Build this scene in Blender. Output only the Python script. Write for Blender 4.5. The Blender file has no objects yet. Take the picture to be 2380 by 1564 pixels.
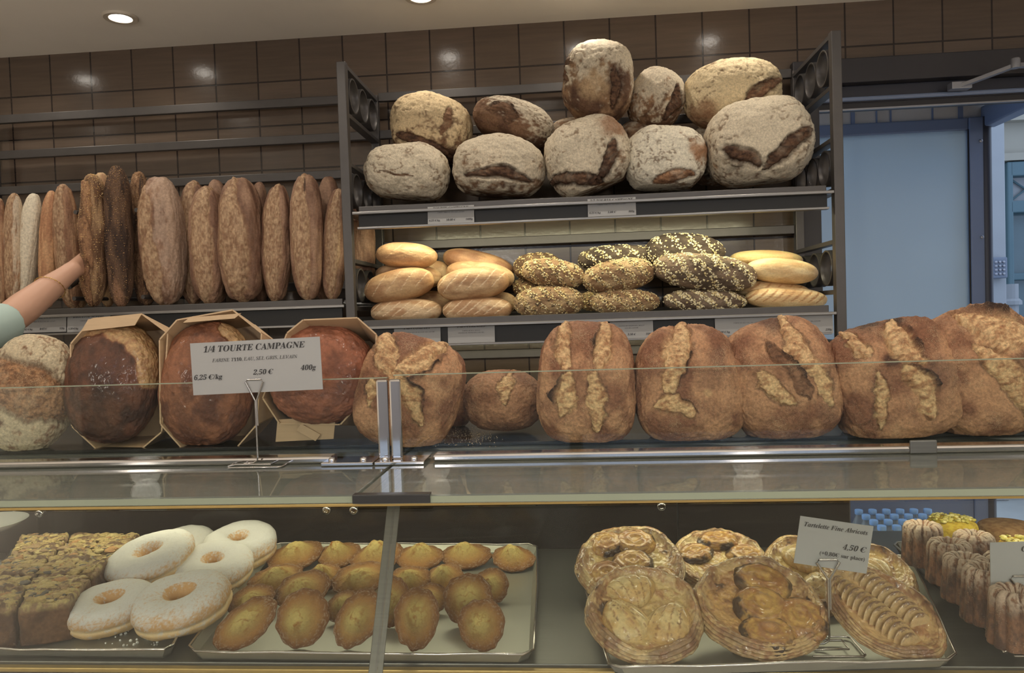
import bpy, bmesh, math, random
import numpy as np
from mathutils import Vector, Matrix, Euler

# ------------------------------------------------------------------ camera, world, lights, exposure
SC = bpy.context.scene
COL = SC.collection
W, H, F = 2380, 1564, 1720.0
YAW, PITCH, ROLL = 4.7, -1.7, -1.9
CAM = np.array([0, 0, 1.45])


def _rot(yaw, pitch, roll):
    a, b, c = math.radians(yaw), math.radians(90 + pitch), math.radians(roll)
    rz = lambda t: np.array([[math.cos(t), -math.sin(t), 0], [math.sin(t), math.cos(t), 0], [0, 0, 1]])
    rx = lambda t: np.array([[1, 0, 0], [0, math.cos(t), -math.sin(t)], [0, math.sin(t), math.cos(t)]])
    return rz(a) @ rx(b) @ rz(c)


CM = _rot(YAW, PITCH, ROLL)


def ray(px, py):
    return CM @ np.array([(px - W / 2) / F, (H / 2 - py) / F, -1.0])


def at(px, py, Y):
    d = ray(px, py)
    return CAM + d * (Y / d[1])


def atz(px, py, Z):
    d = ray(px, py)
    return CAM + d * ((Z - CAM[2]) / d[2])


def mpp(px, py, Y):
    """metres per pixel at this distance"""
    d = ray(px, py)
    return (Y / d[1]) / F


cam = bpy.data.cameras.new('camera')
cam.sensor_width = 36
cam.lens = 36 * F / W
cam.clip_start = 0.02
cam_o = bpy.data.objects.new('camera', cam)
COL.objects.link(cam_o)
m4 = Matrix.Identity(4)
for i in range(3):
    for j in range(3):
        m4[i][j] = CM[i][j]
    m4[i][3] = CAM[i]
cam_o.matrix_world = m4
SC.camera = cam_o

SC.view_settings.view_transform = 'Standard'
SC.view_settings.look = 'None'
SC.view_settings.exposure = -0.72
SC.view_settings.gamma = 1
SC.view_settings.use_curve_mapping = False

world = bpy.data.worlds.new('daylight')
SC.world = world
world.use_nodes = True
wb = world.node_tree.nodes['Background']
wb.inputs[0].default_value = (0.62, 0.76, 1.0, 1)
wb.inputs[1].default_value = 2.6


def lamp(name, kind, loc, energy, color, parent=None, **kw):
    l = bpy.data.lights.new(name, kind)
    l.energy = energy
    l.color = color
    rot = kw.pop('rot', None)
    for k, v in kw.items():
        setattr(l, k, v)
    o = bpy.data.objects.new(name, l)
    COL.objects.link(o)
    o.location = loc
    if rot:
        o.rotation_euler = rot
    if parent is not None:
        o.parent = parent
        o.location = Vector(loc) - WL.get(parent.name, Vector())
    return o


CEIL = 2.408
WALL_Y = 2.47
WARM = (1.0, 0.90, 0.77)
SPOT_ROWS = [(2.21, [-1.83, -1.361, -0.421, 0.048, 0.517], 6.5),
             (1.60, [-2.2, -1.5, -0.8, -0.1, 0.6], 12.0),  # unseen row added over the staff aisle for more ambient light
             (0.75, [-1.7, -0.9, -0.1, 0.7, 1.5], 7.0),
             (-1.5, [-1.7, -0.6, 0.5, 1.6], 120.0)]  # unseen row added behind the camera; its floor bounce lifts the ceiling
CASE_LED, SHELF_LED = 0.50, 5.0
FILL_GLOBES = [(-1.9, -1.1), (-0.6, -1.1), (0.7, -1.1), (2.0, -1.1)]
FILL_GLOBE_W = 32.0
WL = {}

# ------------------------------------------------------------------ numpy helpers


def lin(r, g=None, b=None):
    c = np.array((r, g, b) if g is not None else r, dtype=float) / 255.0
    return np.where(c <= 0.04045, c / 12.92, ((c + 0.055) / 1.055) ** 2.4)


def vnoise(p, seed=0):
    i = np.floor(p).astype(np.int64)
    f = p - i
    u = f * f * (3 - 2 * f)
    out = np.zeros(len(p))
    for dx in (0, 1):
        for dy in (0, 1):
            for dz in (0, 1):
                h = ((i[:, 0] + dx) * 374761393 + (i[:, 1] + dy) * 668265263 + (i[:, 2] + dz) * 1440662683 + seed * 362437) & 0xffffffff
                h = ((h ^ (h >> 13)) * 1274126177) & 0xffffffff
                h = ((h ^ (h >> 16)) * 2246822519) & 0xffffffff
                h = h ^ (h >> 15)
                w = (u[:, 0] if dx else 1 - u[:, 0]) * (u[:, 1] if dy else 1 - u[:, 1]) * (u[:, 2] if dz else 1 - u[:, 2])
                out += w * (h / 4294967295.0)
    return out


def fbm(p, freq, octaves=4, seed=0, gain=0.5):
    a, s, t = 1.0, 0.0, 0.0
    for k in range(octaves):
        s += a * vnoise(p * freq * (2 ** k) + 17.3 * k + seed * 3.1, seed + k)
        t += a
        a *= gain
    return s / t


def sstep(a, b, x):
    t = np.clip((x - a) / (b - a), 0, 1)
    return t * t * (3 - 2 * t)


def mixc(c, d, t):
    t = np.asarray(t)[:, None]
    return c * (1 - t) + d * t


def polydist(u, v, pts):
    """distance to a polyline, side of it, position along it 0..1"""
    best = np.full(len(u), 1e9)
    side = np.zeros(len(u))
    par = np.zeros(len(u))
    pts = np.array(pts, float)
    seg = np.hypot(*(pts[1:] - pts[:-1]).T)
    tot, acc = seg.sum(), 0.0
    for k in range(len(pts) - 1):
        a, b = pts[k], pts[k + 1]
        d = b - a
        t = np.clip(((u - a[0]) * d[0] + (v - a[1]) * d[1]) / (d @ d), 0, 1)
        ex, ey = u - a[0] - t * d[0], v - a[1] - t * d[1]
        r = np.hypot(ex, ey)
        m = r < best
        best = np.where(m, r, best)
        side = np.where(m, np.sign(d[0] * (v - a[1]) - d[1] * (u - a[0])), side)
        par = np.where(m, (acc + t * seg[k]) / tot, par)
        acc += seg[k]
    return best, side, par


_ICO = {}


def ico(level):
    if level not in _ICO:
        bm = bmesh.new()
        bmesh.ops.create_icosphere(bm, subdivisions=level, radius=1.0)
        v = np.array([q.co[:] for q in bm.verts])
        f = np.array([[q.index for q in t.verts] for t in bm.faces])
        bm.free()
        v /= np.linalg.norm(v, axis=1)[:, None]
        _ICO[level] = (v, f)
    return _ICO[level]


def mesh_np(name, V, Fc, col=None, smooth=True):
    me = bpy.data.meshes.new(name)
    V = np.asarray(V, dtype=np.float32)
    Fc = np.asarray(Fc, dtype=np.int32)
    n, k = Fc.shape
    me.vertices.add(len(V))
    me.vertices.foreach_set('co', V.ravel())
    me.loops.add(n * k)
    me.loops.foreach_set('vertex_index', Fc.ravel())
    me.polygons.add(n)
    me.polygons.foreach_set('loop_start', np.arange(0, n * k, k, dtype=np.int32))
    me.update(calc_edges=True)
    me.polygons.foreach_set('use_smooth', np.full(n, smooth, dtype=bool))
    if col is not None:
        a = me.attributes.new('col', 'FLOAT_COLOR', 'POINT')
        rgba = np.ones((len(V), 4), dtype=np.float32)
        rgba[:, :3] = np.clip(col, 0, 1)
        a.data.foreach_set('color', rgba.ravel())
    return me


def vnormals(V, Fc):
    n = np.zeros_like(V)
    fn = np.cross(V[Fc[:, 1]] - V[Fc[:, 0]], V[Fc[:, 2]] - V[Fc[:, 0]])
    for k in range(3):
        np.add.at(n, Fc[:, k], fn)
    return n / np.maximum(np.linalg.norm(n, axis=1), 1e-12)[:, None]


# ------------------------------------------------------------------ object helpers


def tag(o, label=None, cat=None, group=None, kind=None):
    if label:
        o['label'] = label
    if cat:
        o['category'] = cat
    if group:
        o['group'] = group
    if kind:
        o['kind'] = kind
    return o


def link(name, me, mat, parent=None, loc=(0, 0, 0), rot=(0, 0, 0)):
    o = bpy.data.objects.new(name, me)
    COL.objects.link(o)
    if mat is not None:
        me.materials.append(mat)
    o.location = Vector([float(x) for x in loc])
    o.rotation_euler = rot
    if parent is not None:
        o.parent = parent
    WL[o.name] = Vector(o.location) + (WL.get(parent.name, Vector()) if parent is not None else Vector())
    return o


def thing(name, label, cat, loc, group=None, rot=(0, 0, 0)):
    o = bpy.data.objects.new(name, None)
    COL.objects.link(o)
    o.empty_display_size = 0.05
    o.location = Vector([float(x) for x in loc])
    o.rotation_euler = rot
    WL[o.name] = Vector(o.location)
    return tag(o, label, cat, group)


class MB:
    def __init__(s):
        s.v, s.f = [], []

    def add(s, vs, fs):
        k = len(s.v)
        s.v += [tuple(float(c) for c in q) for q in vs]
        s.f += [tuple(i + k for i in q) for q in fs]
        return s

    def box(s, x0, x1, y0, y1, z0, z1):
        return s.add([(x0, y0, z0), (x1, y0, z0), (x1, y1, z0), (x0, y1, z0), (x0, y0, z1), (x1, y0, z1), (x1, y1, z1), (x0, y1, z1)],
                     [(0, 3, 2, 1), (4, 5, 6, 7), (0, 1, 5, 4), (1, 2, 6, 5), (2, 3, 7, 6), (3, 0, 4, 7)])

    def hexa(s, lo, hi):
        """eight corners: lower ring of four, upper ring of four"""
        return s.add(list(lo) + list(hi), [(0, 3, 2, 1), (4, 5, 6, 7), (0, 1, 5, 4), (1, 2, 6, 5), (2, 3, 7, 6), (3, 0, 4, 7)])

    def tube(s, pts, r, n=10, closed=False, cap=True):
        pts = [np.array(p, float) for p in pts]
        N = len(pts)
        rr = r if hasattr(r, '__len__') else [r] * N
        up = None
        vs, fs = [], []
        for i, p in enumerate(pts):
            if closed:
                t = pts[(i + 1) % N] - pts[i - 1]
            else:
                t = pts[min(i + 1, N - 1)] - pts[max(i - 1, 0)]
            t = t / max(np.linalg.norm(t), 1e-12)
            if up is None:
                up = np.array([0, 0, 1.0]) if abs(t[2]) < 0.9 else np.array([1.0, 0, 0])
            a = np.cross(t, up)
            a /= np.linalg.norm(a)
            up = np.cross(a, t)
            for k in range(n):
                q = 2 * math.pi * k / n
                vs.append(p + rr[i] * (math.cos(q) * a + math.sin(q) * up))
        for i in range(N if closed else N - 1):
            j = (i + 1) % N
            for k in range(n):
                k2 = (k + 1) % n
                fs.append((i * n + k, i * n + k2, j * n + k2, j * n + k))
        if cap and not closed:
            fs.append(tuple(range(n - 1, -1, -1)))
            fs.append(tuple((N - 1) * n + k for k in range(n)))
        return s.add(vs, fs)

    def lathe(s, prof, n=32, c=(0, 0, 0), axis='z', cap=True):
        vs, fs = [], []
        for r, z in prof:
            for k in range(n):
                q = 2 * math.pi * k / n
                p = (r * math.cos(q), r * math.sin(q), z)
                if axis == 'x':
                    p = (p[2], p[0], p[1])
                elif axis == 'y':
                    p = (p[0], -p[2], p[1])
                vs.append((p[0] + c[0], p[1] + c[1], p[2] + c[2]))
        for i in range(len(prof) - 1):
            for k in range(n):
                k2 = (k + 1) % n
                fs.append((i * n + k, i * n + k2, (i + 1) * n + k2, (i + 1) * n + k))
        if cap:
            fs.append(tuple(range(n - 1, -1, -1)))
            fs.append(tuple((len(prof) - 1) * n + k for k in range(n)))
        return s.add(vs, fs)

    def sphere(s, c, r, seg=10, ring=6, sc=(1, 1, 1)):
        vs, fs = [], []
        for i in range(1, ring):
            a = math.pi * i / ring
            for k in range(seg):
                q = 2 * math.pi * k / seg
                vs.append((c[0] + r * sc[0] * math.sin(a) * math.cos(q), c[1] + r * sc[1] * math.sin(a) * math.sin(q), c[2] + r * sc[2] * math.cos(a)))
        vs += [(c[0], c[1], c[2] + r * sc[2]), (c[0], c[1], c[2] - r * sc[2])]
        t, b = len(vs) - 2, len(vs) - 1
        for i in range(ring - 2):
            for k in range(seg):
                k2 = (k + 1) % seg
                fs.append((i * seg + k, (i + 1) * seg + k, (i + 1) * seg + k2, i * seg + k2))
        for k in range(seg):
            k2 = (k + 1) % seg
            fs.append((t, k, k2))
            fs.append((b, (ring - 2) * seg + k2, (ring - 2) * seg + k))
        return s.add(vs, fs)

    def build(s, name, mat, parent=None, bevel=0.0, smooth=False, local=False, seg=2):
        """world coordinates unless local; a top-level mesh gets its origin at its own base"""
        V = np.array(s.v)
        if local:
            off = np.zeros(3)
            loc = (0, 0, 0)
        elif parent is not None:
            off = np.array(WL[parent.name])
            loc = (0, 0, 0)
        else:
            off = np.array([(V[:, 0].min() + V[:, 0].max()) / 2, (V[:, 1].min() + V[:, 1].max()) / 2, V[:, 2].min()])
            loc = off
        me = bpy.data.meshes.new(name)
        me.from_pydata([tuple(q) for q in (V - off)], [], s.f)
        me.update()
        if smooth:
            me.polygons.foreach_set('use_smooth', [True] * len(me.polygons))
        o = link(name, me, mat, parent, loc)
        if bevel > 0:
            b = o.modifiers.new('edge', 'BEVEL')
            b.width = bevel
            b.segments = seg
            b.limit_method = 'ANGLE'
        elif smooth:
            me.set_sharp_from_angle(angle=math.radians(50))
        return o


# ------------------------------------------------------------------ materials


def new_mat(name):
    m = bpy.data.materials.new(name)
    m.use_nodes = True
    nt = m.node_tree
    return m, nt, nt.nodes, nt.links, nt.nodes['Principled BSDF']


def coords(nt, kind='Object', scale=(1, 1, 1)):
    t = nt.nodes.new('ShaderNodeTexCoord')
    mp = nt.nodes.new('ShaderNodeMapping')
    mp.inputs['Scale'].default_value = scale
    nt.links.new(t.outputs[kind], mp.inputs['Vector'])
    return mp.outputs['Vector']


def plain(name, rgb, rough=0.5, metal=0.0, var=0.12, vscale=(8, 8, 8), bump=0.0, bscale=200, spec=0.5, coat=0.0, rvar=0.0):
    m, nt, N, L, P = new_mat(name)
    c = lin(rgb)
    v = coords(nt, scale=vscale)
    nz = N.new('ShaderNodeTexNoise')
    nz.inputs['Scale'].default_value = 1.0
    nz.inputs['Detail'].default_value = 5
    L.new(v, nz.inputs['Vector'])
    rmp = N.new('ShaderNodeMix')
    rmp.data_type = 'RGBA'
    rmp.inputs[6].default_value = (*(c * (1 - var)), 1)
    rmp.inputs[7].default_value = (*np.clip(c * (1 + var), 0, 1), 1)
    L.new(nz.outputs['Fac'], rmp.inputs[0])
    L.new(rmp.outputs[2], P.inputs['Base Color'])
    P.inputs['Roughness'].default_value = rough
    P.inputs['Metallic'].default_value = metal
    P.inputs['Specular IOR Level'].default_value = spec
    P.inputs['Coat Weight'].default_value = coat
    if rvar:
        mr = N.new('ShaderNodeMapRange')
        mr.inputs['To Min'].default_value = max(rough - rvar, 0.02)
        mr.inputs['To Max'].default_value = rough + rvar
        L.new(nz.outputs['Fac'], mr.inputs['Value'])
        L.new(mr.outputs['Result'], P.inputs['Roughness'])
    if bump:
        b2 = N.new('ShaderNodeTexNoise')
        b2.inputs['Scale'].default_value = bscale
        b2.inputs['Detail'].default_value = 4
        L.new(coords(nt), b2.inputs['Vector'])
        bp = N.new('ShaderNodeBump')
        bp.inputs['Strength'].default_value = bump
        bp.inputs['Distance'].default_value = 0.002
        L.new(b2.outputs['Fac'], bp.inputs['Height'])
        L.new(bp.outputs['Normal'], P.inputs['Normal'])
    return m


def glow(name, rgb, strength):
    m, nt, N, L, P = new_mat(name)
    P.inputs['Base Color'].default_value = (0.8, 0.8, 0.8, 1)
    P.inputs['Emission Color'].default_value = (*rgb, 1)
    P.inputs['Emission Strength'].default_value = strength
    return m


def glassy(name, tint=(0.96, 0.98, 0.96), rough=0.0, haze=0.0, gain=1.0):
    m, nt, N, L, P = new_mat(name)
    N.remove(P)
    out = N['Material Output']
    tr = N.new('ShaderNodeBsdfTransparent')
    tr.inputs[0].default_value = (*tint, 1)
    gl = N.new('ShaderNodeBsdfGlossy')
    gl.inputs['Roughness'].default_value = rough
    gl.inputs['Color'].default_value = (0.95, 0.95, 0.95, 1)
    fr = N.new('ShaderNodeFresnel')
    fr.inputs['IOR'].default_value = 1.45
    mx = N.new('ShaderNodeMixShader')
    mul = N.new('ShaderNodeMath')
    mul.operation = 'MULTIPLY'
    mul.inputs[1].default_value = gain
    L.new(fr.outputs[0], mul.inputs[0])
    L.new(mul.outputs[0], mx.inputs[0])
    L.new(tr.outputs[0], mx.inputs[1])
    L.new(gl.outputs[0], mx.inputs[2])
    last = mx
    if haze:
        df = N.new('ShaderNodeBsdfDiffuse')
        df.inputs[0].default_value = (0.7, 0.75, 0.7, 1)
        m2 = N.new('ShaderNodeMixShader')
        m2.inputs[0].default_value = haze
        L.new(mx.outputs[0], m2.inputs[1])
        L.new(df.outputs[0], m2.inputs[2])
        last = m2
    L.new(last.outputs[0], out.inputs['Surface'])
    return m


def bread_mat(name, rough=0.62, fine=0.3, bump=0.5, speck=0.0, speckcol=(225, 200, 160), fscale=260, coat=0.0, spec=0.35, sss=0.0):
    """crust colour from the mesh's own pigment, with fine mottling, flour specks and pores"""
    m, nt, N, L, P = new_mat(name)
    at_ = N.new('ShaderNodeAttribute')
    at_.attribute_name = 'col'
    v = coords(nt)
    nz = N.new('ShaderNodeTexNoise')
    nz.inputs['Scale'].default_value = fscale
    nz.inputs['Detail'].default_value = 6
    nz.inputs['Roughness'].default_value = 0.65
    L.new(v, nz.inputs['Vector'])
    mr = N.new('ShaderNodeMapRange')
    mr.inputs['From Min'].default_value = 0.25
    mr.inputs['From Max'].default_value = 0.75
    mr.inputs['To Min'].default_value = 1 - fine
    mr.inputs['To Max'].default_value = 1 + fine
    L.new(nz.outputs['Fac'], mr.inputs['Value'])
    vm = N.new('ShaderNodeVectorMath')
    vm.operation = 'SCALE'
    L.new(at_.outputs['Color'], vm.inputs[0])
    L.new(mr.outputs['Result'], vm.inputs['Scale'])
    last = vm.outputs[0]
    if speck:
        n2 = N.new('ShaderNodeTexNoise')
        n2.inputs['Scale'].default_value = 1100
        n2.inputs['Detail'].default_value = 2
        L.new(v, n2.inputs['Vector'])
        n3 = N.new('ShaderNodeTexNoise')
        n3.inputs['Scale'].default_value = 30
        L.new(v, n3.inputs['Vector'])
        ad = N.new('ShaderNodeMath')
        ad.operation = 'ADD'
        L.new(n2.outputs['Fac'], ad.inputs[0])
        sc3 = N.new('ShaderNodeMath')
        sc3.operation = 'MULTIPLY'
        sc3.inputs[1].default_value = 0.45
        L.new(n3.outputs['Fac'], sc3.inputs[0])
        L.new(sc3.outputs[0], ad.inputs[1])
        mr2 = N.new('ShaderNodeMapRange')
        mr2.inputs['From Min'].default_value = 0.83
        mr2.inputs['From Max'].default_value = 0.92
        mr2.inputs['To Max'].default_value = speck
        L.new(ad.outputs[0], mr2.inputs['Value'])
        mx = N.new('ShaderNodeMix')
        mx.data_type = 'RGBA'
        L.new(mr2.outputs['Result'], mx.inputs[0])
        L.new(last, mx.inputs[6])
        mx.inputs[7].default_value = (*lin(speckcol), 1)
        last = mx.outputs[2]
    L.new(last, P.inputs['Base Color'])
    P.inputs['Roughness'].default_value = rough
    P.inputs['Specular IOR Level'].default_value = spec
    P.inputs['Coat Weight'].default_value = coat
    P.inputs['Coat Roughness'].default_value = 0.15
    b1 = N.new('ShaderNodeTexNoise')
    b1.inputs['Scale'].default_value = fscale * 0.6
    b1.inputs['Detail'].default_value = 8
    b1.inputs['Roughness'].default_value = 0.7
    L.new(v, b1.inputs['Vector'])
    bp = N.new('ShaderNodeBump')
    bp.inputs['Strength'].default_value = bump
    bp.inputs['Distance'].default_value = 0.004
    L.new(b1.outputs['Fac'], bp.inputs['Height'])
    L.new(bp.outputs['Normal'], P.inputs['Normal'])
    return m


def tile_mat(name, x0, z0, size):
    m, nt, N, L, P = new_mat(name)
    tc = N.new('ShaderNodeTexCoord')
    sp = N.new('ShaderNodeSeparateXYZ')
    L.new(tc.outputs['Object'], sp.inputs[0])
    cb = N.new('ShaderNodeCombineXYZ')
    for k, (ax, o) in enumerate((('X', x0), ('Z', z0))):
        s = N.new('ShaderNodeMath')
        s.operation = 'SUBTRACT'
        s.inputs[1].default_value = o - size * 40
        L.new(sp.outputs[ax], s.inputs[0])
        L.new(s.outputs[0], cb.inputs[k])
    br = N.new('ShaderNodeTexBrick')
    br.offset = 0.0
    br.squash = 1.0
    br.inputs['Scale'].default_value = 1.0
    br.inputs['Brick Width'].default_value = size
    br.inputs['Row Height'].default_value = size
    br.inputs['Mortar Size'].default_value = 0.0028
    br.inputs['Mortar Smooth'].default_value = 0.25
    br.inputs['Bias'].default_value = 0.0
    br.inputs['Color1'].default_value = (*lin(95, 81, 70), 1)
    br.inputs['Color2'].default_value = (*lin(87, 74, 63), 1)
    br.inputs['Mortar'].default_value = (*lin(44, 36, 34), 1)
    L.new(cb.outputs[0], br.inputs['Vector'])
    wz = N.new('ShaderNodeTexNoise')
    wz.inputs['Scale'].default_value = 1.0
    wz.inputs['Detail'].default_value = 4
    L.new(coords(nt, scale=(7, 7, 90)), wz.inputs['Vector'])
    mr = N.new('ShaderNodeMapRange')
    mr.inputs['To Min'].default_value = 0.75
    mr.inputs['To Max'].default_value = 1.25
    L.new(wz.outputs['Fac'], mr.inputs['Value'])
    vm = N.new('ShaderNodeVectorMath')
    vm.operation = 'SCALE'
    L.new(br.outputs['Color'], vm.inputs[0])
    L.new(mr.outputs['Result'], vm.inputs['Scale'])
    L.new(vm.outputs[0], P.inputs['Base Color'])
    P.inputs['Roughness'].default_value = 0.19
    P.inputs['Specular IOR Level'].default_value = 0.6
    inv = N.new('ShaderNodeMath')
    inv.operation = 'SUBTRACT'
    inv.inputs[0].default_value = 1.0
    L.new(br.outputs['Fac'], inv.inputs[1])
    wn = N.new('ShaderNodeTexNoise')
    wn.inputs['Scale'].default_value = 90
    wn.inputs['Detail'].default_value = 2
    L.new(coords(nt), wn.inputs['Vector'])
    ma = N.new('ShaderNodeMath')
    ma.operation = 'MULTIPLY_ADD'
    ma.inputs[1].default_value = 0.10
    L.new(wn.outputs['Fac'], ma.inputs[0])
    L.new(inv.outputs[0], ma.inputs[2])
    bp = N.new('ShaderNodeBump')
    bp.inputs['Strength'].default_value = 0.8
    bp.inputs['Distance'].default_value = 0.003
    L.new(ma.outputs[0], bp.inputs['Height'])
    L.new(bp.outputs['Normal'], P.inputs['Normal'])
    return m


M = {}
M['ceiling'] = plain('ceiling paint', (240, 235, 226), 0.8, var=0.03)
M['tile'] = tile_mat('brown glazed tile', -1.340, 2.268, 0.149)
M['rack'] = plain('painted rack steel', (86, 83, 82), 0.42, metal=0.55, var=0.10, vscale=(30, 30, 30), bump=0.08)
M['shelfedge'] = plain('worn shelf steel', (138, 136, 134), 0.35, metal=0.7, var=0.15, vscale=(4, 60, 60))
M['pricerail'] = plain('black price rail', (24, 24, 24), 0.5, var=0.1)
M['chrome'] = plain('polished steel', (205, 203, 204), 0.10, metal=1.0, var=0.03)
M['brushed'] = plain('brushed steel', (112, 112, 108), 0.38, metal=0.75, var=0.22, vscale=(6, 500, 500))
M['traymetal'] = plain('aluminium tray', (160, 160, 150), 0.38, metal=0.7, var=0.10, vscale=(25, 25, 25), rvar=0.08)
M['darktray'] = plain('dark steel tray', (66, 66, 66), 0.35, metal=0.6, var=0.12, vscale=(25, 25, 25))
M['blackboard'] = plain('black display board', (26, 25, 25), 0.22, var=0.2)
M['glass'] = glassy('clear glass', (0.96, 0.98, 0.96), gain=0.6)
M['glasstop'] = glassy('thick glass', (0.90, 0.92, 0.87), haze=0.10, gain=0.95)
M['glassedge'] = plain('glass edge', (150, 158, 138), 0.2, var=0.1, spec=0.7)
M['goldedge'] = plain('gold trim and lit glass edge', (176, 150, 92), 0.35, metal=0.5, var=0.15, vscale=(60, 60, 60))
M['panel'] = plain('dark veneer panel', (30, 26, 24), 0.16, var=0.35, vscale=(3, 3, 60), spec=0.5, bump=0.02)
M['card'] = plain('white card', (166, 166, 166), 0.6, var=0.02)
M['ink'] = plain('black ink', (38, 36, 38), 0.6, var=0.02)
M['wire'] = plain('steel wire', (190, 186, 182), 0.2, metal=1.0, var=0.05)
M['veneer'] = plain('poplar veneer', (202, 173, 138), 0.65, var=0.12, vscale=(30, 30, 220), bump=0.1)
M['darkframe'] = plain('dark blue grey paint', (44, 46, 58), 0.4, var=0.1)
M['slateframe'] = plain('slate blue door paint', (116, 130, 158), 0.4, var=0.06)
M['header'] = plain('dark header', (48, 46, 50), 0.5, var=0.12)
M['frost'] = plain('frosted door glazing', (186, 216, 242), 0.30, var=0.04, vscale=(1, 1, 1.5))
M['alu'] = plain('grey aluminium', (150, 152, 160), 0.35, metal=0.6, var=0.08)
M['stone'] = plain('pale stone', (150, 154, 158), 0.8, var=0.08, vscale=(3, 3, 6), bump=0.3, bscale=60)
M['cream'] = plain('cream render', (160, 156, 144), 0.8, var=0.06)
M['teal'] = plain('teal painted joinery', (78, 106, 116), 0.5, var=0.08)
M['pavement'] = plain('pavement', (150, 152, 152), 0.8, var=0.12)
M['floor'] = plain('floor tiles', (186, 178, 168), 0.45, var=0.15)
M['roomwall'] = plain('pale room wall', (226, 220, 210), 0.8, var=0.04)
M['lens'] = glow('lamp lens', (1.0, 0.93, 0.82), 28)
M['trimwhite'] = plain('lamp trim', (196, 186, 172), 0.4, var=0.03)
M['led'] = glow('led strip', (1.0, 0.92, 0.66), 3)
M['housing'] = plain('beige light housing', (196, 186, 150), 0.4, var=0.08)
M['crust'] = bread_mat('rustic crust', 0.60, 0.42, 0.9, speck=0.6)
M['boulecrust'] = bread_mat('floured crust', 0.85, 0.34, 0.9, fscale=190, spec=0.15)
M['baguettecrust'] = bread_mat('baguette crust', 0.58, 0.32, 0.8, speck=0.2, fscale=150)
M['softcrust'] = bread_mat('soft crust', 0.5, 0.16, 0.25, speck=0.25, fscale=200)
M['seedcrust'] = bread_mat('seeded crust', 0.7, 0.45, 1.0, fscale=330)
M['brioche'] = bread_mat('glossy brioche crust', 0.38, 0.34, 1.0, fscale=120, coat=0.35, spec=0.45)
M['sugar'] = bread_mat('sugared dough', 0.8, 0.10, 0.3, fscale=900, spec=0.2)
M['sponge'] = bread_mat('sponge', 0.75, 0.16, 0.7, speck=0.0, fscale=500, spec=0.2)
M['pastry'] = bread_mat('glazed pastry', 0.30, 0.26, 0.7, fscale=130, coat=0.8, spec=0.5)
M['canele'] = bread_mat('caramel crust', 0.42, 0.35, 0.6, speck=0.5, speckcol=(215, 190, 165), fscale=300, spec=0.5)
M['cakecrust'] = bread_mat('fruit cake', 0.6, 0.35, 0.9, fscale=260)
M['skin'] = plain('skin', (206, 162, 138), 0.5, var=0.05, vscale=(20, 20, 20))
M['shirt'] = plain('pale green cotton', (184, 206, 200), 0.9, var=0.05, bump=0.2, bscale=700)
M['trousers'] = plain('dark trousers', (50, 52, 60), 0.9)
M['hair'] = plain('dark brown hair', (60, 42, 32), 0.6, var=0.3, vscale=(60, 60, 8))
M['gold'] = plain('gold chain', (212, 178, 110), 0.25, metal=1.0)
M['bottle'] = glassy('bottle plastic', (0.80, 0.88, 0.98), haze=0.3, gain=1.5)
M['cap'] = plain('blue cap', (150, 196, 244), 0.4, var=0.04)
M['blackplastic'] = plain('black plastic', (24, 24, 26), 0.35)
M['plate'] = plain('white china', (214, 216, 214), 0.15, var=0.02, coat=0.3)
M['seed'] = bread_mat('seeds and flakes', 0.6, 0.15, 0.1, spec=0.3)
M['keypad'] = plain('blue grey keypad', (104, 114, 130), 0.5)
M['plinth'] = plain('grey plinth', (150, 160, 180), 0.7)

# ------------------------------------------------------------------ the room


def struct(name, mb, mat, bevel=0.0):
    return tag(mb.build(name, mat, None, bevel), kind='structure')


def struct0(name, mb, mat):
    """structure whose origin stays at the world's, so the tile grid is measured from there"""
    me = bpy.data.meshes.new(name)
    me.from_pydata(mb.v, [], mb.f)
    me.update()
    return tag(link(name, me, mat), kind='structure')


OPX0, OPX1, OPZ = 0.797, 2.20, 2.222
b = MB()
b.box(-3.1, OPX0, WALL_Y, WALL_Y + 0.12, 0, CEIL + 0.1)
b.box(OPX0, 3.1, WALL_Y, WALL_Y + 0.12, OPZ, CEIL + 0.1)
b.box(OPX1, 3.1, WALL_Y, WALL_Y + 0.12, 0, OPZ)
struct0('wall_back', b, M['tile'])
struct('ceiling', MB().box(-3.1, 3.1, -2.4, WALL_Y + 0.12, CEIL, CEIL + 0.1), M['ceiling'])
struct('floor', MB().box(-3.1, 3.1, -2.4, 3.4, -0.1, 0), M['floor'])
struct('wall_left', MB().box(-3.2, -3.1, -2.4, WALL_Y + 0.12, 0, CEIL + 0.1), M['roomwall'])
struct('wall_right', MB().box(3.1, 3.2, -2.4, WALL_Y + 0.12, 0, CEIL + 0.1), M['roomwall'])
struct('wall_front', MB().box(-3.2, 3.2, -2.5, -2.4, 0, 1.55).box(-3.2, 3.2, -2.5, -2.4, 2.2, CEIL + 0.1).box(-3.2, -1.6, -2.5, -2.4, 1.55, 2.2).box(1.6, 3.2, -2.5, -2.4, 1.55, 2.2).box(-0.04, 0.04, -2.48, -2.42, 1.55, 2.2), plain('dark shopfront paint', (118, 122, 132), 0.5))

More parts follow.
